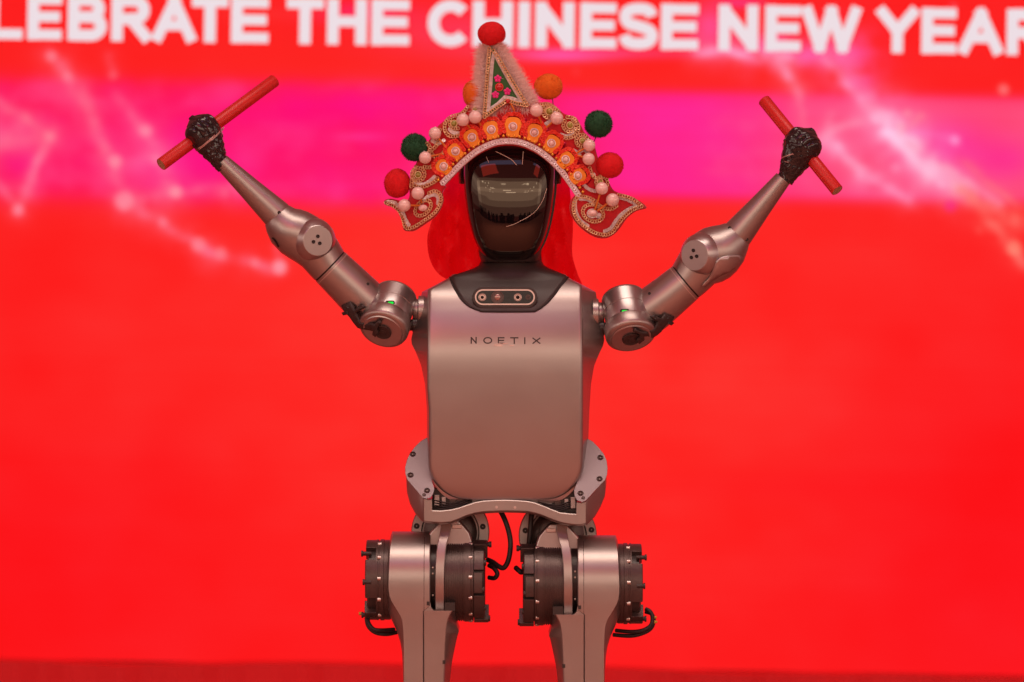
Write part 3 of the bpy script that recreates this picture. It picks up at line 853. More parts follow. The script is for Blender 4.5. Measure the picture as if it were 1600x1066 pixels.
EBl, FBl, ELl, FOl = arm((618.5, 462, -12), (599.5, 517, 44), 34.8,
    ([(609, 510, 0), (604, 505, -2), (597, 498, -4), (587, 488, -5), (566, 466, -2), (540, 440, 3), (516.5, 417, 6)], [8, 22, 31, 35, 35.2, 33.6, 32.2]),
    ([(517, 417.5, 6), (510, 408, 6), (500, 396, 7), (489, 383, 8), (475, 372, 9), (461, 363.5, 10), (447.5, 353.5, 11), (439.5, 344.5, 12), (434, 337, 13), (431.5, 334.6, 13)],
     [32.0, 32.2, 34.5, 37.6, 39.0, 38.4, 34.6, 28.6, 24.4, 20]),
    (499, 377.5, 48), (0.32, 0.05, 1), 23.6, [(498.8, 370.7), (492.2, 379.2), (501.8, 381.5)],
    [(436, 338.5, 13), (348, 254, 26)], [23.6, 12.8], [(438.4, 333.6)], (611, 473.5),
    dict(poly=[(533.7, 478.0), (547.6, 472.0), (553.2, 480.5), (554.1, 485.9), (559.8, 480.5), (565.9, 474.9), (572.2, 479.3), (561.5, 486.3), (556.1, 489.8), (559.8, 496.3), (564.6, 504.4), (572.0, 507.3), (579.3, 505.4), (586.6, 507.3), (593.9, 500.5), (598.0, 504.4), (592.0, 510.2), (589.8, 515.9), (592.0, 521.5), (587.8, 527.3), (582.9, 523.2), (584.4, 517.8), (576.8, 516.1), (567.1, 515.1), (559.8, 512.7), (553.2, 504.9), (547.1, 495.9), (543.4, 492.0), (536.6, 493.2), (534.1, 489.0), (538.5, 487.3)],
         screws=[(545.5, 480), (562.5, 480.5), (544, 489)], hole=(575.6, 444.5), lug=(576.5, 435)), False)
EBr, FBr, ELr, FOr = arm((974, 464, -8), (985, 528, 40), 35,
    ([(976, 517, 0), (981, 513, -2), (988, 507, -4), (999, 499, -5), (1020, 483, -2), (1046, 462, 3), (1071, 441, 6)], [8, 22, 31, 35, 35.8, 33.8, 32.2]),
    ([(1070.5, 441.5, 6), (1080, 431, 6), (1089, 419.5, 6), (1101, 409, 6), (1113, 399.5, 6), (1125, 390.5, 7), (1137, 381, 8), (1146, 371.5, 9), (1151.5, 365, 10), (1153.5, 362.4, 10)],
     [32.0, 32.8, 36.5, 41.5, 44, 42.4, 37, 29.5, 24.8, 20]),
    (1083, 400, 46), (-0.62, 0.05, 1), 24, [(1081.6, 392.5), (1078.6, 403.4), (1086.6, 401.6)],
    [(1149.5, 369, 10), (1222, 280, 24)], [24.6, 13.2], [(1138.2, 357.4), (1164.8, 375.2)], (974.7, 486.5),
    dict(poly=[(1038.2, 490.4), (1053.2, 495.1), (1049.9, 502.8), (1053.2, 505.0), (1048.3, 509.1), (1042.7, 506.1), (1037.5, 511.8), (1032.5, 518.5), (1026.2, 524.1), (1019.0, 528.4), (1010.0, 525.7), (1005.1, 526.4), (1006.0, 531.6), (997.7, 537.9), (993.8, 533.8), (998.8, 528.2), (997.7, 523.0), (988.2, 519.2), (990.9, 514.0), (997.7, 518.1), (1004.4, 519.9), (1014.5, 518.1), (1019.7, 515.8), (1024.9, 509.1), (1027.6, 502.8), (1022.4, 500.5), (1015.2, 494.4), (1022.4, 491.5), (1028.0, 496.7), (1033.7, 497.8)],
         screws=[(1042, 496.5), (1022, 497), (1043.5, 504)], hole=(1014, 459.4), lug=(1021.5, 441)), True)
# lower elbow cover plates
mb = MB().sheet(spline([(1122, 404), (1134, 400.5), (1150, 399), (1158, 402), (1157, 410), (1149, 419), (1139, 425), (1124, 431), (1110, 440), (1100, 449), (1095, 446), (1106, 434), (1112, 421), (1116, 410)], 3, True), dropper(EBr, 1.2, 0), 6)
robot.add('elbow_cover', mb, METAL_SATIN, parent=ELr, solid=1.6)
mb = MB().strip(spline([(1157, 401), (1157, 410), (1151, 417), (1146, 421)], 4), 2.0, dropper(EBr, 2.0, 0))
robot.add('cover_gap', mb, HOLE, parent=ELr)
mb = MB().strip(spline([(427, 373), (430, 375), (434, 381), (437, 387)], 4), 3.0, dropper(EBl, 1.0, 0))
robot.add('cover_gap', mb, HOLE, parent=ELl)

# wrapped fists
def fist(path, radii, strips, seed, grip, ball):
    P = spline(path, 8); Rr = [q[0] for q in spline([(r,) for r in radii], 8)]
    P = [tuple(q) for q in resample(P, 1.6)]; Rr = list(np.interp(np.linspace(0, 1, len(P)), np.linspace(0, 1, len(Rr)), Rr))
    mb = MB().tube(P, [max(r, 0.6) for r in Rr], 80)
    for v in mb.bm.verts:
        p = v.co
        near = Vector(min(P, key=lambda q: (Vector(q) - p).length_squared))
        dr = (p - near)
        if dr.length < 1e-4: continue
        dr.normalize()
        cell = noise.voronoi(p * 0.11 + Vector((seed, 0, 0)))[0]
        crease = (cell[1] - cell[0])
        g = Vector(grip).normalized(); t_ = (p - Vector(ball)).dot(g)
        onb = 1.0 if (p - Vector(ball)).length < 30 else 0.0
        fr_ = (t_ / 11.5 + 0.5) % 1.0 - 0.5
        a = (-2.6 * math.exp(-((abs(fr_) - 0.5) / 0.14) ** 2) if onb else 0.0)
        a += (0.25 if onb else 1.0) * 1.7 * noise.fractal(p * 0.06 + Vector((0, seed, 0)), 1, 2, 3) + (0.3 if onb else 3.2) * min(crease, 0.45) + (0.15 if onb else 0.7) * noise.noise(p * 0.3)
        v.co = p + dr * a
    B = mb.bvh()
    h = robot.add('hand', mb, TAPE, sharp=28, label='fist wrapped in wrinkled black tape')
    for pts, w in strips:
        robot.add('tape_edge_glare', MB().strip([tuple(q) for q in resample(spline(pts, 5), 2.5)], w, dropper(B, 0.7, 20)), TAPE_GLARE, parent=h)
fist([(352, 264, 25), (346, 255, 26), (339, 243, 27), (331, 228, 27), (323, 214, 27), (316, 203, 27), (307, 192, 26), (300, 184, 26)], [10.5, 13, 17, 21.5, 26, 28, 23, 4],
     [([(312, 236), (322, 230), (334, 220), (340, 214)], 3.2), ([(334, 222), (342, 214), (348, 206), (351, 200)], 2.4)], 1.7, (169, -139, -110), (316, 203, 27))
fist([(1224, 284, 24), (1229, 275, 24), (1235, 264, 25), (1242, 249, 25), (1249, 236, 25), (1255, 224, 25), (1263, 212, 24), (1269, 203, 24)], [11.5, 14.5, 19, 24, 28, 29.5, 25, 4],
     [([(1220, 248), (1228, 245), (1236, 243)], 1.8), ([(1222, 254), (1229, 256)], 1.4)], 5.3, (-108, -146, -90), (1255, 225, 25))

# drumsticks: rolled red tubes
def stick(p0, p1, r, label, far_first=False):
    t = Thing('red_stick', tuple(p0), label, 'stick', 'red sticks held by the robot')
    a, b = Vector(p0), Vector(p1); ax = (b - a).normalized(); L = (b - a).length
    prof = [(0, r - 2.6), (0, r - 0.5), (0.8, r), (L * 0.3, r * 1.005), (L * 0.6, r * 0.995), (L - .8, r), (L, r - .5), (L, r - 2.6)]
    mb = MB().lathe(a, ax, [(0.6, r - 2.6)] + prof[1:-1] + [(L - .6, r - 2.6)], 32)
    body = t.add('paper_wrap', mb, STICK, sharp=40)
    for q, s_ in ((a, 1), (b, -1)):
        t.add('tube_core', MB().lathe(q + ax * 0.15 * s_, ax * s_, [(0, r - 1.6), (0.1, r - 1.2), (6, r - 1.2), (6, .3)] if False else [(0, 0.4), (0, r - 1.4), (5, r - 1.4)], 28), CARD)
    # overlapping paper edge
    side = ax.cross(Vector((0, 0, 1))).normalized()
    fr = ax.cross(side).normalized()
    if fr.z < 0: fr = -fr
    pts = [a + ax * (L * s_) + (fr * math.cos(0.9) + side * math.sin(0.9)) * (r + 0.15) for s_ in np.linspace(0.02, 0.97, 12)]
    t.add('paper_seam', MB().tube(pts, 0.5, 6), STICK, parent=body)
    return t
stick((257, 260, 58), (425.5, 122, -58), 10.2, 'longer red stick in the raised fist at the left')
stick((1303, 300.5, 62), (1195.5, 155, -28), 10.0, 'shorter red stick in the raised fist at the right')

# waist
def wplate(poly, bolts, dots):
    dfn = lambda x, y: -2 + (y - 684) * 0.72
    o = robot.add('waist_plate', MB().prism(poly, lambda x, y: dfn(x, y) - 7, dfn), PLATE, bevel=0.8)
    for x, y in bolts:
        nrm = Vector((0, -0.58, 0.81))
        robot.add('bolt', MB().lathe((x, y, dfn(x, y) - 1), nrm, [(0, 4.8), (1.4, 4.8), (1.6, 4.2), (1.0, 3.6), (1.0, 3.2), (2.4, 3.0), (2.6, 2.4), (1.2, 1.6), (1.2, .2)], 20), MOTOR, parent=o)
    for x, y in dots:
        nrm = Vector((0, -0.58, 0.81))
        robot.add('bolt', MB().lathe((x, y, dfn(x, y) - 1), nrm, [(0, 2.8), (1.6, 2.8), (1.0, 1.6), (1.0, .2)], 14), MOTOR, parent=o)
wplate([(669, 683), (658, 689), (649, 697.6), (641, 708), (636.5, 718), (633.8, 730), (634.6, 740), (637.5, 748), (648, 760), (661.6, 775), (667, 777), (674, 775.5), (678, 770), (680, 762), (676, 750), (680, 735), (682, 715), (680, 695)],
       [(645.4, 709.8), (642.6, 741.6), (668.6, 765)], [(664, 771.4)])
wplate([(915, 684), (926, 690), (935, 699), (943, 709), (947.3, 719), (948.6, 731), (947.5, 741), (944, 749), (929, 764), (914, 780), (908, 782), (900, 779), (896.5, 772), (896, 764), (901, 752), (898, 735), (898, 715), (903, 695)],
       [(937.6, 715), (935.8, 747.4), (906, 769.2)], [(910, 776)])
# bow shaped front beam with flared ends
WB = [(634.5, 733, 752, -8), (636, 742, 770, 6), (641, 751, 787, 16), (650, 761, 802, 34), (659, 771, 811, 52), (664, 776, 814.5, 58), (670, 778, 815.5, 59), (676, 777.5, 816, 59.5), (676.5, 795, 816, 59.5), (690, 795.5, 817, 59.5), (705, 794, 816, 59), (718, 791, 811, 57),
      (730, 787, 806, 55), (742, 783, 802.5, 53), (755, 780.5, 800.5, 52), (775, 779.4, 799.4, 52), (791, 779.2, 799, 52), (808, 779.8, 799.4, 52), (824, 781, 800, 52), (836, 783.6, 802.4, 53), (848, 788, 806, 55), (860, 793, 811, 57), (875, 798.5, 816.5, 59), (888, 800, 819, 59.5), (899.5, 800.6, 820, 59.5),
      (900, 782, 820, 59.5), (907, 783, 820, 59), (914, 781, 818.5, 58), (920, 775, 814.5, 52), (929, 766, 806, 34), (938, 756, 792, 16), (945, 748, 776, 6), (947.8, 738, 757, -8)]
rings = []
for x, y0, y1, d in WB:
    rings.append([(x, y0, d - 0.8), (x, y0 + 1.2, d), (x, y1 - 4, d), (x, y1 - 1.2, d - 2.2), (x, y1, d - 5), (x, y1, -62), (x, y0 - 6, -62), (x, y0, d - 14)])
robot.add('waist_beam', MB().loft(rings), METAL, sharp=30)
# dark works in the two recesses
for sx, xa, xb, yo in ((1, 676, 742, 0), (-1, 838, 902, 3)):
    q = lambda x: x
    mech = robot.add('waist_actuator', MB().box(xa, xb, 762 + yo, 797 + yo, -40, 30), BLACK, bevel=2)
    for k, (u, w, t, b) in enumerate(((0.05, 0.12, 772, 790), (0.22, 0.10, 775, 789), (0.40, 0.16, 778, 792), (0.66, 0.2, 770, 784))):
        a = xa + (xb - xa) * u if sx > 0 else xb - (xb - xa) * u
        b2 = a + sx * (xb - xa) * w
        robot.add('terminal_block', MB().box(min(a, b2), max(a, b2), t + yo, b + yo, 28, 37 - k * 2), [METAL_SATIN, METAL_SATIN, MOTOR, BLACK][k], parent=mech, bevel=0.8)
    for k in range(4):
        robot.add('wire', MB().tube(spline([(xa + 2, 780 + 4 * k + yo, 36), ((xa + xb) / 2, 785 + 3 * k + yo, 40), (xb - 4, 776 + 3 * k + yo, 34)], 6), 1.1, 8), RUBBER, parent=mech)
robot.add('pelvis_core', MB().loft([[(x, y, d) for x, d in ((715, 20), (865, 20), (865, -80), (715, -80))] for y in (765, 792)]), BLACK, bevel=3)
for bx_, by_ in ((776, 790.5), (804.5, 791)):
    robot.add('bolt', MB().lathe((bx_, by_, 51.5), (0, 0, 1), [(0, 2.2), (0.8, 2.2), (1.0, 1.6), (0.6, .2)], 12), RIM)

# legs, drawn for the left one and mirrored for the other
def leg(mir):
    def X(p):
        return (1575 - p[0], p[1] + 6, p[2]) if mir else tuple(p)
    def mk(mb):
        for v in mb.bm.verts:
            v.co = Vector(X(v.co))
        return mb
    # hip flange behind
    fl = robot.add('hip_flange', mk(MB().lathe((703, 834, -64), (0, 0, 1), [(0, 30), (0, 60), (1.5, 61.5), (22, 61.5), (24, 60), (24, 46), (18, 44), (18, 1)], 48)), METAL)
    for hx, hy in ((650, 824), (754, 825), (703, 782)):
        robot.add('bolt_hole', mk(MB().lathe((hx, hy, -40.6), (0, 0, 1), [(0, 4.6), (1.0, 4.6), (1.2, 4), (.5, .3)], 18)), HOLE, parent=fl)
    robot.add('hip_actuator', mk(MB().lathe((703, 834, -44), (0, 0, 1), [(0, 42), (8, 42), (10, 40), (16, 34), (18, 20), (18, .5)], 40)), MOTOR)
    hb = robot.add('hip_bracket', mk(MB().loft([[(x, y, d) for x, d in ((a, 24), (b, 24), (b, -30), (a, -30))] for y, a, b in ((812, 690, 716), (822, 681, 726), (832, 672, 734), (846, 664, 738), (858, 662, 738))])), METAL_SATIN, bevel=3)
    robot.add('bracket_pad', mk(MB().box(706, 722, 818, 825, 20, 27)), RIM, parent=hb, bevel=1.5)
    # strap seen edge on
    rows_ = [(812, 690.5, 706.5, 34), (822, 689.5, 706, 38), (834, 687.5, 703, 46), (846, 685, 699, 54), (860, 683, 697, 60), (880, 681.6, 695.6, 66), (907, 681, 695.4, 68), (930, 681, 695.4, 64), (950, 681, 695.4, 55), (964, 681, 695.4, 40)]
    robot.add('hip_link', mk(MB().loft([[(a + 1, y, d), (b - 1, y, d), (b, y, d - 1), (b, y, -50), (a, y, -50), (a, y, d - 1)] for y, a, b, d in rows_])), METAL, sharp=30)
    # barrel and thigh
    XL = [(831, 613), (836, 611), (850, 608.5), (868, 606.6), (914, 605.8), (940, 606.4), (952, 608.2), (966, 613.5), (981, 620.5), (995, 625.5), (1010, 628.8), (1038, 630.6), (1070, 631.4), (1210, 634)]
    XF = [(831, 615), (850, 611), (914, 608.6), (930, 611), (945, 620), (958, 628), (968, 631), (1000, 632.4), (1070, 632.6), (1210, 636)]
    def dth(y):
        if y < 905: return math.sqrt(max(4, 74.5 ** 2 - (905 - y) ** 2))
        return itp(y, [(905, 74.5), (930, 74), (960, 72), (1000, 70), (1070, 68), (1210, 64)])
    def back(y):
        return -math.sqrt(max(4, 74.5 ** 2 - (905 - y) ** 2)) if y < 940 else itp(y, [(940, -65), (1000, -56), (1210, -50)])
    ys_ = [830.7, 831.5, 833, 836, 840, 846, 853, 861, 870, 880, 892, 905, 916, 926, 934, 942, 950, 958, 966, 976, 988, 1000, 1015, 1038, 1070, 1120, 1210]
    rings_ = []
    for y in ys_:
        a, f, d, bk = smooth_itp(y, XL) if y > 845 else itp(y, XL), smooth_itp(y, XF) if y > 845 else itp(y, XF), dth(y), back(y)
        b = 673.4 if y < 949 else 663.4
        e = min(28, (d - bk) * 0.3)
        rings_.append([(f + 0.6, y, d), ((f + b) / 2, y, d + 0.2), (b - 1.2, y, d), (b, y, d - 1.2), (b, y, bk), (a + 6, y, bk), (a, y, bk + e * 0.6), (a, y, d - e), ((a + f) / 2 - 0.6 * (f - a) * .2, y, d - e * 0.35)])
    thigh = robot.add('thigh_shell', mk(MB().loft(rings_)), METAL, sharp=32)
    # seam on the barrel
    SM = [(846, 1), (905, 1), (949, 1)]
    robot.add('seam_line', mk(MB().tube([(664.2, y, dth(y) - 0.25) for y in np.linspace(838, 949, 30)], 0.5, 6)), COLLAR, parent=thigh)
    # inner half of the thigh
    XR = [(949, 711.6), (968, 713), (980, 716), (984, 717.5), (990, 715.5), (1008, 711.4), (1035, 706), (1070, 702), (1210, 698)]
    XRF = [(949, 708), (960, 701.5), (975, 698.6), (1000, 697), (1070, 694), (1210, 690)]
    rings_ = []
    for y in [949.4, 951, 956, 962, 970, 978, 984, 990, 1000, 1015, 1035, 1070, 1120, 1210]:
        b, f, d, bk = itp(y, XR), itp(y, XRF), dth(y), back(y)
        rings_.append([(664.4, y, d - 0.2), (f - 1, y, d - 0.4), (f + 0.6, y, d - 1.6), (b, y, d - 30), (b, y, bk + 6), (b - 6, y, bk), (664.4, y, bk)])
    robot.add('thigh_cover', mk(MB().loft(rings_)), METAL, sharp=30, bevel=0)
    # corner block behind the strap foot
    robot.add('thigh_fillet', mk(MB().prism([(664, 938), (674, 938), (675, 945), (679, 949), (682, 950), (682, 955), (664, 955)], -40, 71.5)), METAL)
    for px, py in ((670.5, 938), (695.0, 1029)):
        robot.add('lock_tab', mk(MB().box(px - 2.2, px + 2.2, py - 3, py + 3, dth(py) - 6, dth(py) + 0.8)), BLACK, parent=thigh, bevel=0.4)
    # dark core between shell and strap
    robot.add('hip_rotor', mk(MB().lathe((672, 900, 0), (1, 0, 0), [(0, 30), (0, 56), (11, 56), (11, 30)], 40)), BLACK)
    for py in (884, 893, 927):
        robot.add('screw', mk(MB().lathe((677.4, py, math.sqrt(56 ** 2 - (py - 900) ** 2) - 1), (0, 0, 1), [(0, 1.6), (1.6, 1.5), (2.0, .3)], 10)), SCREW)
    # inner motor with fine ribs
    prof = [(0, 40), (0, 62.6)]
    x = 0.5
    while x < 29:
        prof += [(x, 63.6), (x + 1.9, 63.6), (x + 2.0, 62.2), (x + 3.2, 62.2)]; x += 3.4
    prof += [(30, 64.4), (40, 64.4), (40.5, 63), (42, 63), (42.2, 64), (44, 64), (44, 30)]
    im = robot.add('hip_motor', mk(MB().lathe((696, 907, 0), (1, 0, 0), prof, 72)), MOTOR, sharp=30)
    robot.add('motor_foot', mk(MB().box(696, 712, 937, 950, 30, 70)), BLACK, parent=im)
    for a in np.radians([-68, -38, -8, 22, 52, 80]):
        yy, dd = 907 + 62.4 * math.sin(a), 62.4 * math.cos(a)
        robot.add('bolt', mk(MB().lathe((733, yy, dd), (1, 0, 0), [(0, 3.2), (5.2, 3.2), (5.6, 2.6), (5.0, 1.4), (5, .2)], 14)), SCREW, parent=im)
    # slotted end cover
    ec = robot.add('motor_cover', mk(MB().lathe((740, 907, 0), (1, 0, 0), [(0, 30), (0, 58), (16, 58), (18, 54), (18, .5)], 56)), BLACK, sharp=30)
    for a0, a1, r1, x1 in ((-80, -62, 65, 22), (-48, -18, 66, 17), (-14, 14, 65.5, 15), (18, 62, 65, 18), (64, 80, 66, 24), (100, 150, 65, 18), (190, 240, 65, 18)):
        ring = []
        for xx, rr in ((741, r1), (740 + x1 - 1, r1), (740 + x1, r1 - 2), (740 + x1, 40), (741, 40)):
            ring.append([(xx, 907 + rr * math.sin(t), rr * math.cos(t)) for t in np.radians(np.linspace(a0, a1, 8))])
        rr_ = [[ring[i][k] for i in range(5)] for k in range(8)]
        robot.add('cover_rib', mk(MB().loft(rr_)), MOTOR, parent=ec, bevel=0.7)
    for a, xx in ((-70, 768), (-30, 760), (10, 757), (40, 760), (72, 766)):
        t = math.radians(a)
        robot.add('cover_screw', mk(MB().lathe((752, 907 + 61 * math.sin(t), 61 * math.cos(t)), (1, 0, 0), [(0, 3.6), (xx - 752 - 4, 3.6), (xx - 752 - 3.8, 4.8), (xx - 752, 4.8), (xx - 752 + .2, 3)], 12)), COLLAR, parent=ec)
    # outer motor
    om = robot.add('knee_motor', mk(MB().lathe((611, 906, 0), (-1, 0, 0), [(0, 40), (0, 61.6), (2, 62.4), (9, 62.4), (9.2, 61.4), (10, 61.4), (10.2, 63.4), (16, 63.4), (16.2, 61.6), (19, 61.6), (19.2, 63), (22, 63), (22, 30)], 72)), MOTOR, sharp=30)
    for a in np.radians([-66, -37, -5, 26, 58]):
        yy, dd = 906 + 62 * math.sin(a), 62 * math.cos(a)
        robot.add('bolt', mk(MB().lathe((597, yy, dd), (-1, 0, 0), [(0, 3.2), (5.2, 3.2), (5.6, 2.6), (5, .2)], 14)), SCREW, parent=om)
    oc = robot.add('motor_cover', mk(MB().lathe((590, 906, 0), (-1, 0, 0), [(0, 30), (0, 56), (12, 56), (15, 50), (15, .5)], 56)), BLACK, sharp=30)
    for a0, a1, r1, x1 in ((-84, -56, 63, 17), (-34, 24, 62, 17.5), (50, 62, 64, 19), (66, 80, 63, 19), (110, 150, 63, 17), (200, 245, 63, 17)):
        ring = []
        for xx, rr in ((590, r1), (590 - x1 + 1, r1), (590 - x1, r1 - 2), (590 - x1, 40), (590, 40)):
            ring.append([(xx, 906 + rr * math.sin(t), rr * math.cos(t)) for t in np.radians(np.linspace(a0, a1, 8))])
        robot.add('cover_rib', mk(MB().loft([[ring[i][k] for i in range(5)] for k in range(8)])), MOTOR, parent=oc, bevel=0.7)
    for a, xx in ((-46, 566), (62, 566), (0, 569)):
        t = math.radians(a)
        robot.add('cover_screw', mk(MB().lathe((582, 906 + 60 * math.sin(t), 60 * math.cos(t)), (-1, 0, 0), [(0, 3.4), (582 - xx - 3, 3.4), (582 - xx - 2.8, 4.8), (582 - xx, 4.8), (582 - xx + .2, 3)], 12)), COLLAR, parent=oc)
    # lower leg and foot below the picture
    robot.add('shin', mk(MB().loft([[(667 + w * cx, y, d0 + dp * cy) for cx, cy in ((-1, .6), (-.7, 1), (.7, 1), (1, .6), (1, -.6), (.7, -1), (-.7, -1), (-1, -.6))] for y, w, d0, dp in ((1190, 40, 4, 56), (1230, 38, 2, 52), (1300, 30, -2, 44), (1400, 25, -6, 36), (1470, 24, -6, 32), (1500, 26, -4, 34))])), METAL, bevel=2)
    robot.add('foot', mk(MB().loft([[(667 + cx * w, y, 30 + cy * l) for cx, cy in ((-.8, 1), (.8, 1), (1, .8), (1, -.8), (.8, -1), (-.8, -1), (-1, -.8), (-1, .8))] for y, w, l in ((1492, 30, 60), (1512, 40, 100), (1541.9 if not mir else 1541.9, 44, 112))])), BLACK, bevel=3)
leg(False)
leg(True)

# cables
def cable(pts, r=3.6, m=RUBBER):
    return robot.add('cable', MB().tube(spline(pts, 8), r, 12), m)
cable([(772, 788, -10), (783, 801, -6), (791, 818, 0), (796.5, 838, 4), (797.5, 856, 6), (794, 876, 6), (787, 887, 4), (779, 885, 0), (770, 879, -8), (762, 876, -20)], 4.0)
cable([(764, 884, -8), (772, 888, 2), (777, 896, 6), (773, 903, 4), (764, 903, -6)], 3.6)
cable([(832, 790, -14), (830.5, 806, -12), (828.5, 830, -10), (826.5, 850, -12), (824, 880, -20), (816, 894, -6), (811, 892, -4), (806, 888, -12)], 4.0)
cable([(575, 962, 20), (577, 972, 26), (585, 981, 30), (598, 983, 26), (616, 983, 10)], 3.2)
cable([(573, 964, 12), (576, 977, 16), (587, 987, 18), (604, 990, 14), (620, 988, 2)], 3.2)
cable([(1008, 950, 24), (1015, 954, 28), (1018.5, 963, 28), (1016, 975, 28), (1004, 983, 26), (986, 986, 18), (962, 985, 4)], 3.2)
cable([(1008, 955, 14), (1017, 958, 18), (1021, 968, 18), (1016, 981, 18), (1002, 989, 16), (984, 993, 10), (958, 992, 0)], 3.2)
for x, y in ((1021, 963), (1022, 970), (565, 957)):
    robot.add('connector', MB().lathe((x - 3, y, 26), (1, 0, 0.1), [(0, 2.6), (4, 2.6), (4.2, 1.8), (7, 1.8), (7.2, .3)], 12), YELLOW)

# ------------------------------------------------------------------ opera headdress
hd = Thing('opera_headdress', (797, 306, 10), 'red beaded opera headdress with pompoms worn above the robot visor', 'headdress')
def bd(x, y):
    return 50 - ((x - 797) / 212) ** 2 * 70 - max(0, 215 - y) * 0.10
ARCH = [(692, 288), (694.5, 285), (704, 275.5), (723, 256.5), (745, 239), (767, 228), (783.5, 224), (805.5, 224), (827.5, 230.5), (849.5, 243.5), (871.5, 263.5), (888, 284), (903, 306)]
left_edge = [(697, 293), (691, 302), (692.5, 314), (687.5, 329), (678, 341), (660.5, 353), (648, 360.5), (640, 362), (631, 359.5), (628.3, 346), (624, 333.7), (614, 324.5), (603, 320.5), (599.3, 316), (602, 312), (610, 310.5), (620, 313), (634, 316), (640, 308), (640, 295), (642, 285), (644, 276), (648, 262), (657, 243), (664, 231), (672, 219), (684, 200), (697, 189.5), (714, 182), (730, 169), (748, 162)]
top_edge = [(772, 150), (800, 150), (830, 160)]
right_edge = [(845, 163.5), (858, 164.5), (869, 170), (881, 180), (895, 184.5), (906, 196), (913, 209), (923, 219), (929, 231), (933, 245), (941, 262), (949, 281), (957, 296), (966, 301.5), (986, 307), (1002, 315), (1010, 321.5), (1009.5, 325.5), (994, 330), (980, 341), (970, 355), (960, 366), (946, 373), (929, 370.5), (909, 358), (895, 341.5), (890.5, 326), (894, 312), (900, 306.5)]
lower = [(x, y + 3.0) for x, y in ARCH[::-1]]
board_poly = spline(left_edge, 3) + spline(top_edge, 3) + spline(right_edge, 3) + spline(lower, 3)
board = hd.add('felt_board', MB().sheet(board_poly, bd, 12), FELT, solid=4.0, sharp=50)
lin_poly = [(x, y + 6.5) for x, y in spline(ARCH, 3)] + [(x, y - 12) for x, y in spline(ARCH, 3)][::-1]
hd.add('board_lining', MB().sheet(lin_poly, lambda x, y: bd(x, y) - 7, 12), FELT, solid=3)
# cap that sits on the head and carries the board
hd.add('head_cap', MB().loft([[(797 + w * math.cos(2 * math.pi * k / 40), y, -18 + f * math.sin(2 * math.pi * k / 40)) for k in range(40)] for y, w, f in ((300, 80, 74), (275, 82, 72), (250, 80, 66), (225, 72, 58), (205, 58, 46), (190, 38, 30), (183, 12, 10))][::1]), COLLAR) if False else None
mb = MB()
caprows = [(286, 80), (275, 81), (250, 80), (228, 73), (208, 60), (194, 42), (186, 16)]
rings = []
for y, w in caprows:
    rings.append([(797 + w * math.cos(a), y, -16 + w * 0.95 * math.sin(a) * (1 if math.sin(a) < 0 else 0.12)) for a in np.linspace(0.25, -math.pi - 0.25, 36)])
mb.loft(rings, closed=False, cap=False)
hd.add('head_cap', mb, FELT, solid=3)
# hanging cloth behind the head
def cloth_d(x, y):
    return -62 - 58 * np.clip((y - 300) / 130, 0, 1) ** 1.5 + 11 * math.sin(x * 0.15 + y * 0.055) + 8 * math.sin(x * 0.26 - y * 0.06 + 1) + 3 * math.sin(x * 0.07 + y * 0.12) + 2.5 * math.sin(x * 0.5 + y * 0.1)
cp = spline([(700, 262), (695, 290), (684, 312), (674, 340), (666.5, 366), (667, 392), (673, 412), (684, 427), (700, 436), (730, 446), (780, 452), (830, 452), (880, 450), (911, 446), (905, 428), (899, 410), (895.5, 390), (896.5, 362), (896, 338), (893, 312), (890, 285), (880, 262)], 3) 
hd.add('back_cloth', MB().sheet(cp, cloth_d, 6), CLOTH, sharp=80)
# trims
def lift(pts2, off):
    return [(x, y, bd(x, y) + off) for x, y in pts2]
gold, seq, bead, braid, crochet, crimson = MB(), MB(), MB(), MB(), MB(), MB()
def nrm_b(x, y):
    return Vector((0.66 * (x - 797) / 212, -0.05, 1)).normalized()
def chain(mb, pts, R=2.5, r=1.0, step=4.0, off=2.4):
    for x, y in resample(pts, step):
        n = nrm_b(x, y) + Vector((random.uniform(-.25, .25), random.uniform(-.25, .25), 0))
        mb.torus((x, y, bd(x, y) + off), n, R, r, 9, 5)
def sequins(pts, r=3.1, step=1.9, off=1.8, mb=None, dfun=None):
    mb = mb or seq
    P = resample(pts, step)
    for i, (x, y) in enumerate(P):
        t = P[min(i + 1, len(P) - 1)] - P[max(i - 1, 0)]
        t = t / (np.linalg.norm(t) + 1e-9)
        n = (nrm_b(x, y) + Vector((t[0], t[1], 0)) * 0.55 + Vector((random.uniform(-.3, .3), random.uniform(-.3, .3), 0))).normalized()
        u = n.cross(Vector((0, 1, 0.1))).normalized(); v = n.cross(u)
        c = Vector((x, y, (dfun or bd)(x, y) + off))
        ring = [c + (u * math.cos(a) + v * math.sin(a)) * r for a in [math.pi / 4 * k for k in range(8)]]
        top_ = mb.verts(ring); mid = mb.bm.verts.new(c - n * 0.5)
        for k in range(8):
            mb.face((top_[k], top_[(k + 1) % 8], mid))
def circ(cx, cy, r, a0=0, a1=360, sq=1.0, n=30, rot=0):
    out = []
    for k in range(n + 1):
        a = math.radians(a0 + (a1 - a0) * k / n)
        x, y = r * math.cos(a), r * sq * math.sin(a)
        c, s_ = math.cos(rot), math.sin(rot)
        out.append((cx + x * c - y * s_, cy + x * s_ + y * c))
    return out
arch = spline(ARCH, 6)
def offset(pts, o):
    P = resample(pts, 3.0); out = []
    for i in range(len(P)):
        t = P[min(i + 1, len(P) - 1)] - P[max(i - 1, 0)]; t /= np.linalg.norm(t)
        out.append((P[i][0] + t[1] * o, P[i][1] - t[0] * o))
    return out
chain(braid, arch, 2.6, 1.25, 4.2, 2.6)
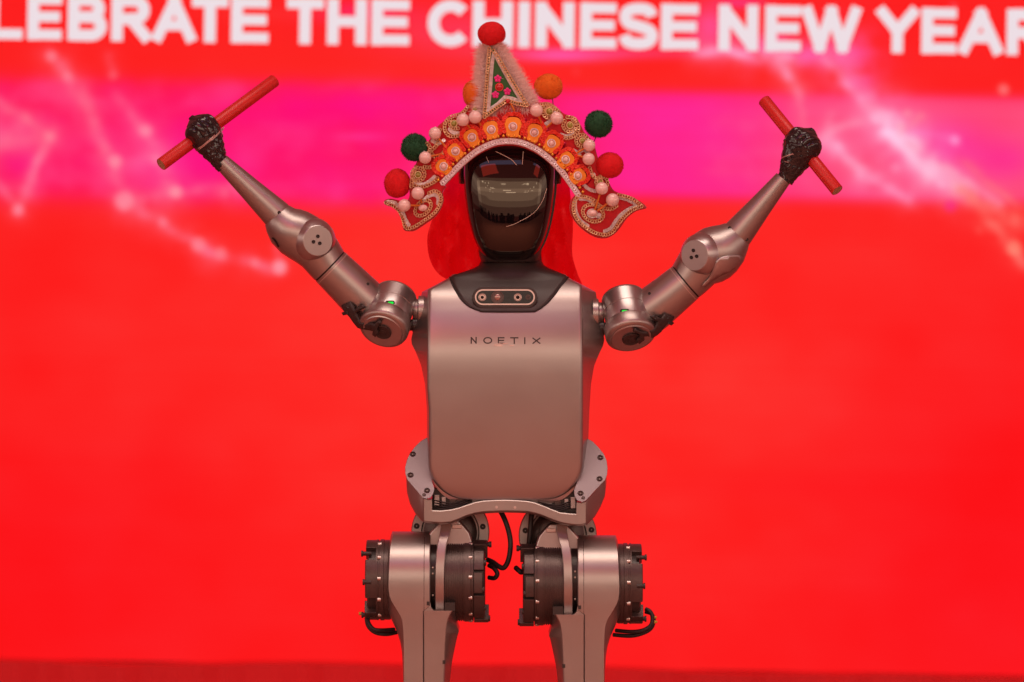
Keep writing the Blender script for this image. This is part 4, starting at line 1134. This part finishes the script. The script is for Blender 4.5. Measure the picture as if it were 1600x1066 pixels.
chain(braid, offset(arch, 2.6), 1.5, .9, 2.4, 2.2); chain(braid, offset(arch, -2.6), 1.5, .9, 2.4, 2.2)
for x, y in resample(offset(arch, 8.4), 8.3):
    bead.ball((x, y, bd(x, y) + 3.0), 2.7, 10, 8)
# scrolls
def heart(pts_chain, pts_seq):
    chain(gold, spline(pts_chain, 6)); sequins(spline(pts_seq, 6))
heart([(602.5, 316.5), (613, 321), (624, 330), (630, 343), (633, 354), (638, 357.5), (648, 355), (662, 346.5), (677, 336), (686, 325), (689.5, 313), (687, 304), (680, 300), (671, 303)],
      [(606, 315), (617, 317), (624, 325), (630, 334), (635, 345), (639, 352)])
sequins(spline([(661, 316), (668, 309), (678, 305.5), (685, 310), (684.5, 320)], 6))
chain(gold, circ(661.5, 326, 14.5, 0, 360, 0.66, rot=-0.75)); 
chain(gold, circ(653.8, 273.5, 10.2, 0, 360)); chain(gold, spline([(648, 283), (649, 291), (657, 293.5), (668, 291), (680, 285), (684, 280)], 6)); sequins(spline([(651, 287), (662, 289), (672, 284), (680, 277)], 6))
chain(gold, spline([(664, 262), (672, 263), (680, 258), (685, 250)], 6)); chain(gold, spline([(688, 205), (683, 215), (686, 224), (680, 232), (674, 238), (679, 246), (688, 246), (694, 240)], 6)); sequins(spline([(676, 222), (686, 226), (694, 221)], 6))
chain(gold, spline([(731, 170), (722, 180), (706, 185), (697, 193), (695.5, 205), (702, 214), (712, 215.5), (720, 213)], 6)); sequins(spline([(703, 204), (708, 209), (719, 211)], 6)); chain(gold, spline([(716, 203), (709, 203), (704, 198), (704, 190)], 6))
chain(gold, spline([(846, 166), (856, 165.5), (866, 171), (872, 177)], 6)); chain(gold, circ(857.5, 177.5, 9.5, 20, 330)); sequins(spline([(850, 198), (856, 194), (862, 190)], 6))
chain(gold, circ(889.5, 198, 10, -60, 220)); chain(gold, spline([(886, 185.5), (896, 187), (902, 195), (903, 205), (897, 214), (887, 218), (880, 217)], 6)); sequins(spline([(876, 212.5), (886, 215), (893, 210), (897, 204)], 6))
chain(gold, circ(909, 222, 9.4, 60, 350)); sequins(spline([(906, 238), (912, 236), (918, 240)], 6)); sequins(spline([(896, 237), (901, 240), (905, 244)], 6))
chain(gold, spline([(921, 264), (925, 275), (934, 281), (942, 277)], 6)); sequins(spline([(915, 268), (922, 274), (928, 274)], 6)); chain(gold, circ(940, 286, 9, 0, 330)); sequins(spline([(910, 289), (920, 297), (930, 300)], 6))
chain(gold, circ(926, 334, 16.5, 0, 360, 0.78, rot=0.35)); sequins(circ(925, 334.5, 6.5, 0, 360, 0.8), 2.7); sequins(spline([(930, 337), (935, 340), (936, 336)], 4))
chain(gold, spline([(903, 308), (913, 309), (927, 314), (936, 322), (944, 326), (955, 327), (963, 322)], 6)); sequins(spline([(906, 312), (918, 313), (928, 320)], 6))
chain(gold, spline([(903, 308), (896.5, 318), (896, 332), (902, 345), (914, 356), (930, 365), (946, 367.5), (957, 362.5), (966, 350), (975, 339), (988, 328), (1003, 322)], 6)); chain(gold, spline([(1003, 322), (992, 313), (978, 307.5), (966, 305.5)], 6))
sequins(spline([(944, 362), (954, 357), (962, 345), (971, 335), (983, 326.5), (997, 321)], 6), 3.0); sequins(spline([(968, 309), (980, 312), (992, 318)], 6)); sequins(spline([(898, 316), (899, 331), (906, 345), (918, 354)], 6))
# edging gap chain along the board rim
chain(gold, spline([(643, 292), (644.5, 278), (650, 262)], 5)); chain(gold, spline([(668, 226), (673, 234), (667, 246)], 5))
# petals
PET = [(694, 263, -50, .92), (712.6, 239.5, -42, .95), (738, 218.5, -30, 1.0), (768, 206.5, -14, 1.05), (801.4, 202, 3, 1.16), (834.4, 211, 17, 1.05), (861, 227.5, 34, 1.02), (883, 252.5, 45, 1.0), (902, 277.5, 52, .95)]
for i, (cx, cy, ang, sc) in enumerate(PET):
    sc *= 0.9
    base_poly = [(-8, 14), (-9.5, 6), (-12.2, -2), (-12.4, -8), (-9, -13), (-4, -15), (4, -15), (9, -13), (12.4, -8), (12.2, -2), (9.5, 6), (8, 14)]
    ca_, sa_ = math.cos(math.radians(ang)), math.sin(math.radians(ang))
    tr = lambda p: (cx + sc * (p[0] * ca_ - p[1] * sa_), cy + sc * (p[0] * sa_ + p[1] * ca_))
    pl = hd.add('petal', MB().prism([tr(p) for p in spline(base_poly, 3, True)], lambda x, y: bd(x, y) + 0.6, lambda x, y: bd(x, y) + 4.4), ORANGE, bevel=0.8, sharp=50)
    q = nrm_b(cx, cy)
    c = Vector((cx, cy - 1, bd(cx, cy) + 4.2))
    hd.add('pearl_ring', MB().torus(c + q * .6, q, 5.9, 1.1, 22, 7), LILAC, parent=pl)
    hd.add('pearl_stud', MB().ball(c + q * 1.2, 4.3, 16, 12), PEARL, parent=pl)
    # crochet loops round the head of each petal
    loop = [tr(p) for p in spline([(-13, 8), (-15, -3), (-14.5, -11), (-9, -18), (0, -20), (9, -18), (14.5, -11), (15, -3), (13, 8)], 4)]
    for x, y in resample(loop, 3.4):
        n = nrm_b(x, y) + Vector((random.uniform(-.7, .7), random.uniform(-.7, .7), 0))
        crochet.torus((x + random.uniform(-.8, .8), y + random.uniform(-.8, .8), bd(x, y) + 2.5 + random.random() * 1.5), n, 2.3, 1.5, 8, 5)
    gap_ = [tr(p) for p in ((15, 12), (17, 4), (17, -6), (15, -14))]
    sequins(gap_, 2.3, 1.6, 1.6, crimson); sequins([(x + 3, y + 1) for x, y in gap_], 2.1, 1.8, 1.4, crimson)
hd.add('gold_chain_trim', gold, GOLD, kind='stuff'); hd.add('sequin_trim', seq, SEQUIN, kind='stuff', smooth=False, recalc=False)
hd.add('bead_row', bead, GOLD_BEAD, kind='stuff'); hd.add('arch_braid', braid, LILAC, kind='stuff')
hd.add('crochet_trim', crochet, SCARLET, kind='stuff'); hd.add('crimson_sequins', crimson, CRIMSON, kind='stuff', smooth=False, recalc=False)
# olive stones in gold rings
for x, y, r in ((710, 195.5, 5), (743, 174, 4), (857.8, 177, 5.4), (889.8, 198, 5), (909.5, 222, 4.6), (654, 274, 5), (937, 285, 4.4)):
    q = nrm_b(x, y)
    g = hd.add('olive_stone', MB().ball((x, y, bd(x, y) + 2.4), r * .9, 14, 10, sd=0.7), GEM)
    hd.add('stone_ring', MB().torus((x, y, bd(x, y) + 2.4), q, r * 1.05, 1.0, 18, 6), GOLD, parent=g)
for x, y in ((661.5, 326), (925, 334)):
    hd.add('oval_pearl', MB().ball((x, y, bd(x, y) + 4), 6.4, 16, 12, sx=1.15, sy=.85), PEARL)
# large pearls standing off the board on orange rods
PEARLS = [(724, 190.5, 10.2, (735, 203)), (743, 186.5, 10.2, (752, 199)), (680.5, 211, 9.8, (697, 232)), (665.2, 248.2, 9.8, (692, 242)), (653.7, 303.4, 10.2, (660, 318)), (632.3, 322, 10, (658, 322)), (837.8, 176, 10.2, (846, 196)), (869.3, 188, 10.2, (852, 203)),
          (919.8, 229.3, 9.6, (899, 242)), (919, 250.5, 9.8, (900, 244)), (939.5, 296, 10, (929, 329)), (956.3, 313.5, 10.4, (932, 331))]
for x, y, r, (ax_, ay_) in PEARLS:
    p = hd.add('pearl', MB().ball((x, y, bd(x, y) + 15), r, 22, 16), PEARL)
    hd.add('pearl_rod', MB().tube([(ax_, ay_, bd(ax_, ay_) + 3), (x + (ax_ - x) * .25, y + (ay_ - y) * .25, bd(x, y) + 13)], 1.5, 8), ROD, parent=p)
    hd.add('pearl_knot', MB().ball((x + random.uniform(-3, 3), y - r * .9 if y < 280 else y + r * .3, bd(x, y) + 9), 2.2, 8, 6), LILAC, parent=p)
# triangular crest
def cdp(x, y): return bd(797, 180) + 6 - (180 - y) * 0.06
crest_out = [(767, 76), (772, 80), (780, 94), (823.5, 168.5), (810, 167), (793, 161.5), (775, 174), (757, 189.5), (759, 150), (763, 95)]
crest = hd.add('crest_panel', MB().prism(crest_out, lambda x, y: cdp(x, y) - 4, cdp), GREEN)
_bd = bd
def chain_c(pts, R=2.5):
    for x, y in resample(pts, 4.1):
        gold2.torus((x, y, cdp(x, y) + 2.0), Vector((random.uniform(-.3, .3), random.uniform(-.3, .3), 1)), R, 1.0, 9, 5)
gold2, seq2 = MB(), MB()
chain_c(spline([(765, 80), (763.6, 95), (760.6, 135), (757.3, 186)], 4)); chain_c(spline([(771, 83), (778.6, 94), (790, 114), (806, 140), (823, 167.5)], 4)); chain_c([(757.5, 186), (775, 172.5), (793, 160.5)]); chain_c([(793, 160.5), (808, 165.5), (823, 168)])
sequins(spline([(771.5, 88), (769, 105), (766.5, 140), (763, 176)], 4), 3.0, 1.8, 1.2, seq2, cdp); sequins(spline([(773, 87), (781, 103), (796, 130), (815, 162)], 4), 3.0, 1.8, 1.2, seq2, cdp)
sequins([(763, 176), (778, 165.5), (789, 155)], 2.8, 1.8, 1.2, seq2, cdp); sequins([(789, 155), (800, 157), (814, 162)], 2.8, 1.8, 1.2, seq2, cdp)
hd.add('crest_chain', gold2, GOLD, parent=crest, kind='stuff'); hd.add('crest_sequins', seq2, SEQUIN, parent=crest, kind='stuff', smooth=False, recalc=False)
for x, y in ((778, 126.5), (792.8, 146.5), (774.3, 151.5)):
    f = MB()
    for k in range(5):
        a = math.radians(72 * k - 90)
        f.ball((x + 3.6 * math.cos(a), y + 3.6 * math.sin(a), cdp(x, y) + 1), 2.5, 10, 6, sd=.5)
    f.ball((x, y, cdp(x, y) + 1.6), 1.4, 8, 6)
    hd.add('flower_stud', f, MAGENTA, parent=crest)
rb = hd.add('ruby_stone', MB().ball((780.3, 139.5, cdp(780, 139) + 1.5), 5.2, 18, 12, sd=.6), RUBY, parent=crest)
hd.add('stone_ring', MB().torus((780.3, 139.5, cdp(780, 139) + .8), (0, 0, 1), 5.6, .9, 20, 6), SCARLET, parent=rb)
hd.add('ruby_stone', MB().ball((793.4, 161.5, cdp(793, 161) + 3), 3.6, 12, 10), RUBY, parent=crest)
hd.add('pearl_rod', MB().tube([(798, 165, cdp(798, 165) + 2), (804, 176, bd(804, 176) + 4)], 1.5, 8), ROD)
# fur along the crest
fur = MB()
def hair(p, dr, ln, w=0.45, bend=None):
    p = Vector(p); dr = Vector(dr).normalized()
    side = dr.cross(Vector((random.uniform(-1, 1), random.uniform(-1, 1), random.uniform(.3, 1)))).normalized() * w
    bend = bend or Vector((random.uniform(-.3, .3), random.uniform(-.1, .35), random.uniform(-.3, .3)))
    m1 = p + dr * ln * .5 + bend * ln * .12
    e = p + dr * ln + bend * ln * .45
    a, b = fur.bm.verts.new(p - side), fur.bm.verts.new(p + side)
    c, d = fur.bm.verts.new(m1 + side * .8), fur.bm.verts.new(m1 - side * .8)
    t = fur.bm.verts.new(e)
    fur.face((a, b, c, d)); fur.face((d, c, t))
def fur_edge(pts, outward, ln, n, spread=0.5):
    P = resample(pts, 1.0)
    for _ in range(n):
        q = P[random.randrange(len(P))]
        o = Vector((outward[0], outward[1], 0))
        dr = o + Vector((random.gauss(0, spread), random.gauss(-0.1, spread), random.gauss(-0.12, spread * .6)))
        hair((q[0] + random.gauss(0, 1.8), q[1] + random.gauss(0, 1.8), cdp(*q) - 9 + random.uniform(-7, 3)), dr, random.uniform(.45, 1.05) * ln)
fur_edge([(764, 78), (760, 130), (757, 186)], (-1, 0.0), 24, 4600, .42)
fur_edge([(770, 80), (797, 125), (824, 168)], (0.86, -0.42), 25, 5000, .42)
fur_edge([(764, 78), (775, 78)], (0.1, -0.8), 19, 1100, .8)
fur_edge([(760, 186), (775, 175), (793, 163), (823, 169)], (0.1, 1), 17, 2200, .5)
fur_edge([(786, 176), (826, 176)], (0.05, 0.6), 11, 900, .7)
hd.add('fur_trim', fur, FUR, parent=crest, kind='stuff', recalc=False)
# pompoms on wires
def pompom(x, y, d, r, colour, anchor, sx=1, sy=1, fuzz=1500, tip=3.0):
    mb = MB().ball((x, y, d), r * 0.93, 30, 20, sx=sx, sy=sy)
    c = Vector((x, y, d))
    for v in mb.bm.verts:
        dr = v.co - c
        v.co = c + dr * (1 + 0.06 * noise.fractal(v.co * 0.07, 1, 2, 3) + 0.025 * noise.noise(v.co * .5))
    for _ in range(fuzz):
        z = random.uniform(-1, 1); a = random.uniform(0, 2 * math.pi); s_ = math.sqrt(1 - z * z)
        n = Vector((s_ * math.cos(a), s_ * math.sin(a), z))
        p = c + Vector((n.x * sx, n.y * sy, n.z)) * r * .9 * (1 + 0.05 * noise.noise(n * 2 + c * .1))
        t = n.cross(Vector((random.uniform(-1, 1), random.uniform(-1, 1), random.uniform(-1, 1)))).normalized()
        q = p + (n + t * random.uniform(-.5, .5)).normalized() * random.uniform(.6, 1.2) * tip
        va, vb, vc = mb.bm.verts.new(p - t * .45), mb.bm.verts.new(p + t * .45), mb.bm.verts.new(q)
        mb.face((va, vb, vc))
    o = hd.add('pompom', mb, POM[colour], recalc=False, sharp=180, label=f'{colour} fluffy pompom')
    hd.add('pompom_wire', MB().tube(spline([(*anchor, bd(*anchor) - 3), ((x + anchor[0]) / 2 + 2, (y + anchor[1]) / 2, (d + bd(*anchor)) / 2), (x, y, d)], 4), 0.8, 6), COLLAR, parent=o)
pompom(768.5, 56, 40, 22, 'red', (768, 82), 1.05, .9, 2600, 1.8)
pompom(741, 148, 26, 21, 'orange', (745, 172), .9, 1.1, 2200, 1.8)
pompom(856.5, 137.5, 30, 22.5, 'orange', (864, 168), 1.06, .95, 2600, 1.8)
pompom(934.8, 195, 18, 22, 'green', (926, 226), 1.02, 1, 2600, 3.4)
pompom(648.3, 231.5, 18, 22, 'green', (668, 236), 1.0, 1.02, 2600, 3.4)
pompom(621, 287, 6, 23, 'red', (642, 290), .96, 1.06, 2600, 1.5)
pompom(952, 259, 16, 22.5, 'red', (936, 262), 1.04, .96, 2600, 1.5)
# stray threads and a long curved pale line over the visor
vd = dropper(VB, 1.0)
for pts, r in (([(774, 238), (790, 246), (800, 252), (807, 260)], .55), ([(817.5, 238), (816.8, 248), (816, 259)], .5), ([(791, 355.7), (803, 352), (813, 347), (826, 340), (838, 330), (848, 314), (854, 296)], .36), ([(760, 247), (764, 256)], .4)):
    hd.add('thread_and_line', MB().tube([(x, y, vd(x, y)) for x, y in resample(spline(pts, 5), 3)], r, 6), THREAD_LINE)

# ------------------------------------------------------------------ audience beyond the stage (seen only mirrored in the visor)
CROWD = mat('dark_clothes', (0.03, 0.025, 0.03, 1), 0.8, 0, mottle=0.4, mottle_scale=3)
cv = MB()
def person_at(x, y, zf, h):
    seg = 10
    prof = [(0.0, .10, .07), (0.25, .13, .09), (0.45, .17, .11), (0.55, .17, .11), (0.62, .15, .10), (0.75, .20, .11), (0.81, .22, .10), (0.845, .10, .07), (0.865, .055, .055), (0.885, .075, .085), (0.93, .085, .10), (0.97, .075, .09), (1.0, .02, .03)]
    tw = random.uniform(-.6, .6)
    rings = []
    for t, a, b in prof:
        sw = 0.02 * math.sin(t * 3 + tw * 5)
        rings.append([(x + sw + (a * math.cos(tw) * math.cos(k * 2 * math.pi / seg) - b * math.sin(tw) * math.sin(k * 2 * math.pi / seg)) * h / 1.7,
                       y + (a * math.sin(tw) * math.cos(k * 2 * math.pi / seg) + b * math.cos(tw) * math.sin(k * 2 * math.pi / seg)) * h / 1.7, zf + t * h) for k in range(seg)])
    cv.loft(rings)
for i in range(110):
    yy = random.uniform(-11.4, -7.6)
    person_at(random.uniform(-13, 13), yy, FLOOR_Z - 0.85, random.uniform(1.5, 1.85))
mec = bpy.data.meshes.new('audience'); bmesh.ops.recalc_face_normals(cv.bm, faces=cv.bm.faces); cv.bm.to_mesh(mec); mec.materials.append(CROWD)
oc_ = bpy.data.objects.new('audience', mec); COL.objects.link(oc_)
oc_['kind'] = 'stuff'; oc_['label'] = 'dark standing crowd of spectators facing the stage'; oc_['category'] = 'crowd'
